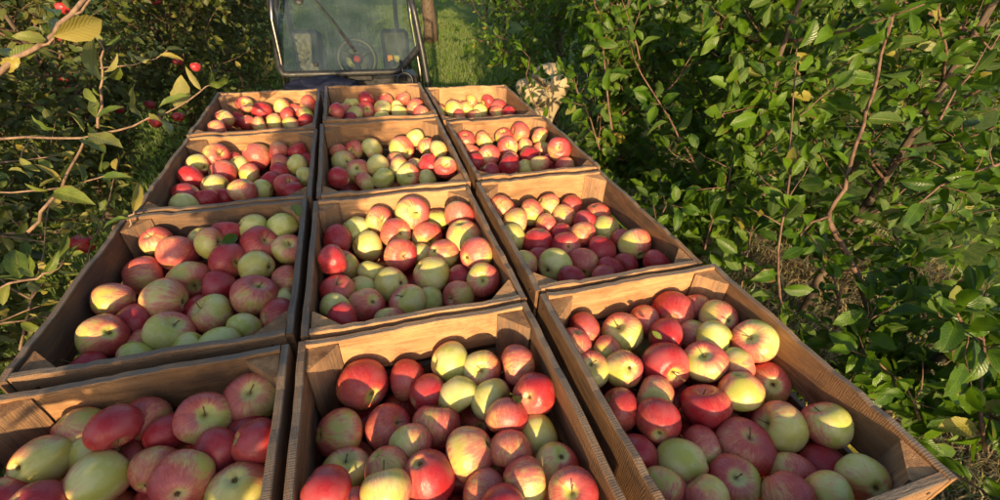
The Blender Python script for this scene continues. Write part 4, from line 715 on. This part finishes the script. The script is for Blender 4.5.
# ---------------------------------------------------------------- utility vehicle
M['black'] = simple('black_plastic', (.022, .022, .024), .42, .5); M['frame'] = simple('frame_rubber', (.022, .022, .022), .5, .5); M['chrome'] = simple('polished_tube', (.20, .19, .18), .32, .5, 1.0, namt=.1, bump=.03); M['body'] = simple('vehicle_body', (.045, .055, .06), .45, .5); M['seat'] = simple('seat_vinyl', (.012, .015, .022), .55, .4); M['red'] = simple('red_cap', (.55, .03, .02), .4); M['navy'] = simple('navy_cloth', (.010, .013, .032), .75, .2, nscale=12); M['cream'] = simple('cream_plastic', (.6, .5, .35), .5); M['orange'] = simple('orange_plastic', (.7, .25, .03), .5)
def glass():
    t = NT('dusty_glass'); P = t.n('ShaderNodeTexCoord').outputs['Object']; f = t.noise(P, 5, 4); sm = t.noise(t.vmap(P, (40, 3, 3)), 1, 3)
    a = t.n('ShaderNodeBsdfTransparent'); a.inputs[0].default_value = (.80, .84, .66, 1); d = t.bsdf((.20, .25, .32), .5, .3); g = t.n('ShaderNodeBsdfGlossy'); g.inputs[1].default_value = .05; g.inputs[0].default_value = (.9, .95, 1, 1)
    m = t.n('ShaderNodeMixShader'); t.set(m.inputs[0], t.math('ADD', t.step(f, .3, .75, .03, .11), t.step(sm, .5, .8, 0, .06))); t.set(m.inputs[1], a.outputs[0]); t.set(m.inputs[2], d); m2 = t.n('ShaderNodeMixShader'); m2.inputs[0].default_value = .05; t.set(m2.inputs[1], m.outputs[0]); t.set(m2.inputs[2], g.outputs[0]); return t.done(m2.outputs[0])
M['glass'] = glass()
veh = empty('utility_vehicle', (.78, 4.2, 0), 0, label='small open utility vehicle with tilted windscreen and roll bars behind the crates', category='vehicle')
def vb(b, name, mat, parent=None, smooth=False, **k):
    pr = parent or veh; o = b.build(name, mat, pr, smooth, **k)
    b_off = np.array([.78, 4.2, 0]); me = o.data; co = np.empty(len(me.vertices) * 3, np.float32); me.vertices.foreach_get('co', co); co = co.reshape(-1, 3) - b_off; me.vertices.foreach_set('co', co.ravel().astype(np.float32)); me.update(); return o
YB, YT = 3.95, 4.45
BL_ = atY(281, 74, YB); BR_ = atY(398, 73, YB); TL_ = atY(272, -6, YT - .1); TR_ = atY(411, -6, YT - .1)
ex = nrm(BR_ - BL_); up = nrm(TL_ - BL_ + TR_ - BR_); up = nrm(up - ex * np.dot(up, ex)); nn = np.cross(ex, up)
def loc(p): return np.array([np.dot(p - BL_, ex), np.dot(p - BL_, up)])
def onpane(x, y):
    d = ray(x, y); t = np.dot(BL_ - CAM, nn) / np.dot(d, nn); return CAM + d * t
poly = [loc(onpane(*q)) for q in ((284, 75), (398, 72), (421, 45), (412, -4), (271, -4), (275, 30), (279, 68))]
topx = 0.16
poly[3] = poly[3] + np.array([-.03, topx]); poly[4] = poly[4] + np.array([-.03, topx])
g_ = MB(); g_.prism(poly, ex, up, nn, BL_, .006); vb(g_, 'windscreen', M['glass'])
fr = MB(); P3 = [BL_ + ex * u + up * v + nn * .003 for u, v in poly]; P3.append(P3[0]); P3.append(P3[1])
Q3 = []
for i in range(len(poly)):
    a, b_ = P3[i], P3[i + 1]; Q3 += [a + (b_ - a) * .04, a + (b_ - a) * .5, a + (b_ - a) * .96]
Q3.append(Q3[0]); fr.tube(Q3, .027, 8, cap=False); vb(fr, 'windscreen_frame', M['frame'], smooth=True)
pp = lambda x, y, o_=0.0: onpane(x, y) - nn * o_ * 1.0
wi = MB(); sgn = -1 if np.dot(nn, CF) > 0 else 1
q = lambda x, y, o_: onpane(x, y) + nn * sgn * o_
wi.tube([q(310, -5, .04), q(335, 25, .035), q(353, 49, .02)], [.008, .007, .005], 6); wp = vb(wi, 'wiper', M['black'])
w2 = MB(); w2.box(tuple(q(348, 42, .012)), (.012, .10, .006), Matrix((Vector(nrm(np.cross(q(340, 32, 0) - q(353, 49, 0), nn))), Vector(nrm(q(340, 32, 0) - q(353, 49, 0))), Vector(nn))).transposed()); vb(w2, 'wiper_blade', M['black'], wp)
kn = MB(); kn.lathe(q(316, 65, .0), nn * sgn, [(.018, 0), (.02, .012), (.012, .02)], 12); vb(kn, 'frame_knob', M['black'])
kn = MB(); kn.lathe(q(299, 1, .0), nn * sgn, [(.03, 0), (.035, .02), (.02, .03)], 12); vb(kn, 'frame_knob', M['black'])
for pts, nm, r_, mt in (([(270, -12, 4.05), (272, 20, 4.02), (281, 60, 4.0), (288, 110, 3.95)], 'roll_bar', .018, 'chrome'), ([(408, -12, 4.12), (415, 15, 4.08), (423, 55, 4.02), (428, 84, 3.98), (433, 120, 3.95)], 'roll_bar', .026, 'black'), ([(275, -10, 4.3), (277, 25, 4.25), (279, 60, 4.2)], 'roll_bar', .022, 'black'), ([(407, -14, 4.3), (411, 20, 4.28), (420, 70, 4.2), (424, 110, 4.15)], 'roll_bar', .02, 'chrome')):
    b = MB(); P = [atY(*a) for a in pts]; b.tube(P, r_, 10); vb(b, nm, M[mt], smooth=True)
b = MB(); b.tube([atY(272, -14, 4.15), atY(272, -60, 4.5), atY(272, -60, 5.3), np.append(atY(272, -60, 5.3)[:2], .7)], .022, 8); b.tube([atY(408, -14, 4.15), atY(406, -62, 4.5), atY(390, -50, 5.3), np.append(atY(390, -50, 5.3)[:2], .7)], .022, 8); vb(b, 'cage_tube', M['black'], smooth=True)
wc = atY(357, 59, 4.22); wax = nrm(CAM - wc + np.array([0, 0, .35])); b = MB(); b.torus(wc, .155, .024, wax, 40, 10); sw = vb(b, 'steering_wheel', M['black'], smooth=True)
a1 = nrm(np.cross(wax, [1, 0, 0])); a2 = np.cross(wax, a1); b = MB()
for an in (.5, 2.64, 4.71): dv = a2 * math.cos(an) + a1 * math.sin(an); b.tube([wc - wax * .03, wc + dv * .15], [.022, .016], 6)
vb(b, 'spoke', M['black'], sw, smooth=True)
b = MB(); b.lathe(wc - wax * .05, wax, [(.045, 0), (.05, .03), (.03, .045)], 16); vb(b, 'hub', M['black'], sw, smooth=True); b = MB(); b.lathe(wc - wax * .003, wax, [(.03, 0), (.03, .008), (.018, .016)], 16); vb(b, 'horn_button', M['red'], sw, smooth=True)
b = MB(); b.lathe(wc - wax * .12, wax, [(.10, 0), (.12, .02), (.12, .06), (.09, .07)], 24); vb(b, 'gauge_pod', M['black'], smooth=True)
b = MB(); b.tube([wc - wax * .05, wc - wax * .1 + np.array([0, -.1, -.3])], .03, 8); vb(b, 'steering_column', M['black'], smooth=True)
X0, X1 = BL_[0] - .02, atY(425, 80, YB)[0]; xm = (X0 + X1) / 2; hw = (X1 - X0) / 2; ZB = min(BL_[2], BR_[2])
b = MB(); b.box((xm, YB + .22, ZB - .10), (hw * .93, .12, .05), bev=.02); b.box((xm - .1, YB + .16, ZB - .05), (.25, .08, .03), bev=.012); vb(b, 'dashboard', M['black'])
b = MB(); b.box((xm - .18, YB - .18, ZB - .16), (hw * .50, .24, .04), bev=.03); b.box((xm, YB - .38, ZB - .42), (hw * .8, .05, .18), bev=.03); vb(b, 'hood', M['body'])
b = MB(); b.box((xm, YB + .75, .30), (hw * .9, .95, .05), bev=.02); b.box((xm, YB - .1, .45), (hw * .75, .30, .10), bev=.03); vb(b, 'floor_pan', M['body'])
for s_ in (-1, 1):
    se = MB(); cx_ = xm + s_ * hw * .52; se.box((cx_, YB + 1.05, .58), (.21, .22, .06), bev=.03); st = vb(se, 'seat', M['seat']); sb_ = MB(); sb_.box((cx_ + (-.13 if s_ < 0 else .16), YB + 1.30, .86), (.15, .05, .24), Matrix.Rotation(-.18, 3, 'X'), bev=.04); vb(sb_, 'backrest', M['seat'], st)
for sx_ in (-1, 1):
    for yy in (YB - .12, YB + 1.55):
        b = MB(); b.torus((xm + sx_ * (hw + .06), yy, .27), .175, .085, (1, 0, 0), 30, 10); wh = vb(b, 'wheel', M['rubber'], smooth=True); b = MB(); b.lathe((xm + sx_ * (hw + .06) - .05, yy, .27), (1, 0, 0), [(.05, 0), (.12, .02), (.12, .08), (.05, .10)], 16); vb(b, 'rim', M['chrome'], wh)
b = MB(); gc = atY(405, 81, YB - .05); b.torus(gc, .065, .010, nrm(CAM - gc), 24, 8); b.tube([gc, gc + np.array([-.02, .05, .16])], .012, 6); b.tube([gc + np.array([0, 0, -.065]), gc + np.array([0, .05, -.4])], .012, 6); vb(b, 'hand_lever', M['black'], smooth=True)
b = MB(); b.box(tuple(atY(390, 58, YB + .2)), (.022, .02, .025), bev=.004); vb(b, 'fuse_box', M['orange']); b = MB(); b.lathe(atY(397, 58, YB + .18) - np.array([0, 0, .03]), (0, 0, 1), [(.022, 0), (.026, .03), (.026, .05)], 12); vb(b, 'cup', M['cream'])
b = MB(); b.lathe(atY(393, 64, YB + .12), (0, 0, 1), [(.02, -.02), (.024, 0), (.02, .03)], 12); vb(b, 'gear_knob', M['black'])
# the bumper and lamps low down
b = MB(); b.tube([(X0, YB - .42, .5), (xm, YB - .46, .52), (X1, YB - .42, .5)], .022, 8); vb(b, 'bumper', M['black'], smooth=True)
for s_ in (-1, 1): b = MB(); b.lathe((xm + s_ * hw * .6, YB - .42, ZB - .42), (0, -1, 0), [(.05, 0), (.055, .02), (.045, .035)], 18); vb(b, 'headlight', M['cream'], smooth=True)
# navy jacket: a crumpled heap of cloth on the hood
def lump(name, c, rad, mat, seed, amp=.25, freq=3.0, n=40, m=26, **props):
    r = np.random.default_rng(seed); K = r.normal(0, freq, (10, 3)); ph = r.uniform(0, 6.28, 10); V = []
    for i in range(m + 1):
        th = math.pi * i / m
        for k in range(n):
            a = 2 * math.pi * k / n; d = np.array([math.sin(th) * math.cos(a), math.sin(th) * math.sin(a), math.cos(th)]); h = sum(abs(math.sin(K[j] @ d + ph[j])) for j in range(10)) / 10 - .6; V.append(d * (1 + amp * h) * rad)
    Fc = np.array([(i * n + k, (i + 1) * n + k, (i + 1) * n + (k + 1) % n, i * n + (k + 1) % n) for i in range(m) for k in range(n)])
    o = link(name, mesh_np(name, np.array(V), Fc, mat, smooth=True), None, **props); o.location = c; return o
jc = atY(321, 84, YB - .15)
lump('jacket', jc - np.array([0, 0, .03]), np.array([.27, .16, .075]), M['navy'], 4, 1.0, 3.6, 60, 40, label='crumpled navy jacket lying on the vehicle hood under the windscreen', category='jacket')

# ---------------------------------------------------------------- beige canvas sack, far crate and bucket
def canvas():
    t = NT('beige_canvas'); P = t.n('ShaderNodeTexCoord').outputs['Object']; f = t.noise(P, 6, 4); w1 = t.noise(P, 220, 2)
    return t.done(t.bsdf(t.mix(t.step(f, .3, .7), (.33, .26, .16), (.44, .36, .23)), .9, .15, t.bump(w1, .3, .002)))
M['canvas'] = canvas()
c1 = atY(551, 82, 2.75); c2 = atY(533, 92, 2.66)
def sackify(o, mz):
    me = o.data; co = np.empty(len(me.vertices) * 3, np.float32); me.vertices.foreach_get('co', co); co = co.reshape(-1, 3).astype(float); r0 = abs(co[:, 2].min()); co[:, 2] = np.where(co[:, 2] < -.6 * r0, -.6 * r0 + (co[:, 2] + .6 * r0) * (mz - .01 - .6 * r0) / (.4 * r0), co[:, 2]); tz = np.clip((-co[:, 2] - .09) / .25, 0, 1); tz = tz * tz * (3 - 2 * tz); co[:, :2] *= (1 - .55 * tz)[:, None]; co[:, 0] -= .05 * tz; me.vertices.foreach_set('co', co.astype(np.float32).ravel()); me.update()
sk = lump('canvas_sack', c1, np.array([.135, .13, .115]), M["canvas"], 11, .30, 1.1, 56, 36, label='bulging beige canvas sack standing beside the far right crate under the bush', category='sack'); sackify(sk, c1[2])
s2 = lump('folded_mouth', (0, 0, 0), np.array([.13, .10, .07]), M['canvas'], 14, .35, 1.2, 48, 30); s2.parent = sk; s2.location = tuple(c2 - c1); s2.rotation_euler = (0, .5, .3)
tie = MB(); tie.torus((0, 0, 0), .07, .010, (.6, 0, .8), 18, 6); tp_ = (c2 - c1) * .5 + np.array([0, 0, .02]); tie.v = [tuple(np.array(v) + tp_) for v in tie.v]; tie.build('tie_cord', M['stem'], sk)
fc = crate('apple_crate', (1.72, 5.0, .42), .95, .9, 0, .2, (.5, .3), (.55, .3), (.6, .3), (.5, .2), label='empty wooden crate on the grass under the right trees behind the others', category='crate')
fc.location = tuple(atY(508, 82, 4.2) + np.array([-.16, 0, 0])); fcz = fc.location.z
fc.location.z = .285
bk = MB(); bkc = np.array([fc.location.x + .14, fc.location.y + .25, .03]); bk.lathe((0, 0, 0), (0, 0, 1), [(.11, 0), (.14, .26), (.15, .265), (.15, .28), (.135, .28), (.105, .02)], 26); bo = bk.build('bucket', M['black'], None, smooth=True, label='black plastic bucket standing in the crate under the right trees', category='bucket'); bo.location = tuple(bkc)
bh = MB(); bh.tube([(-.15, 0, .27), (-.11, .05, .36), (0, .07, .40), (.11, .05, .36), (.15, 0, .27)], .005, 6); bh.build('handle', M['chrome'], bo)
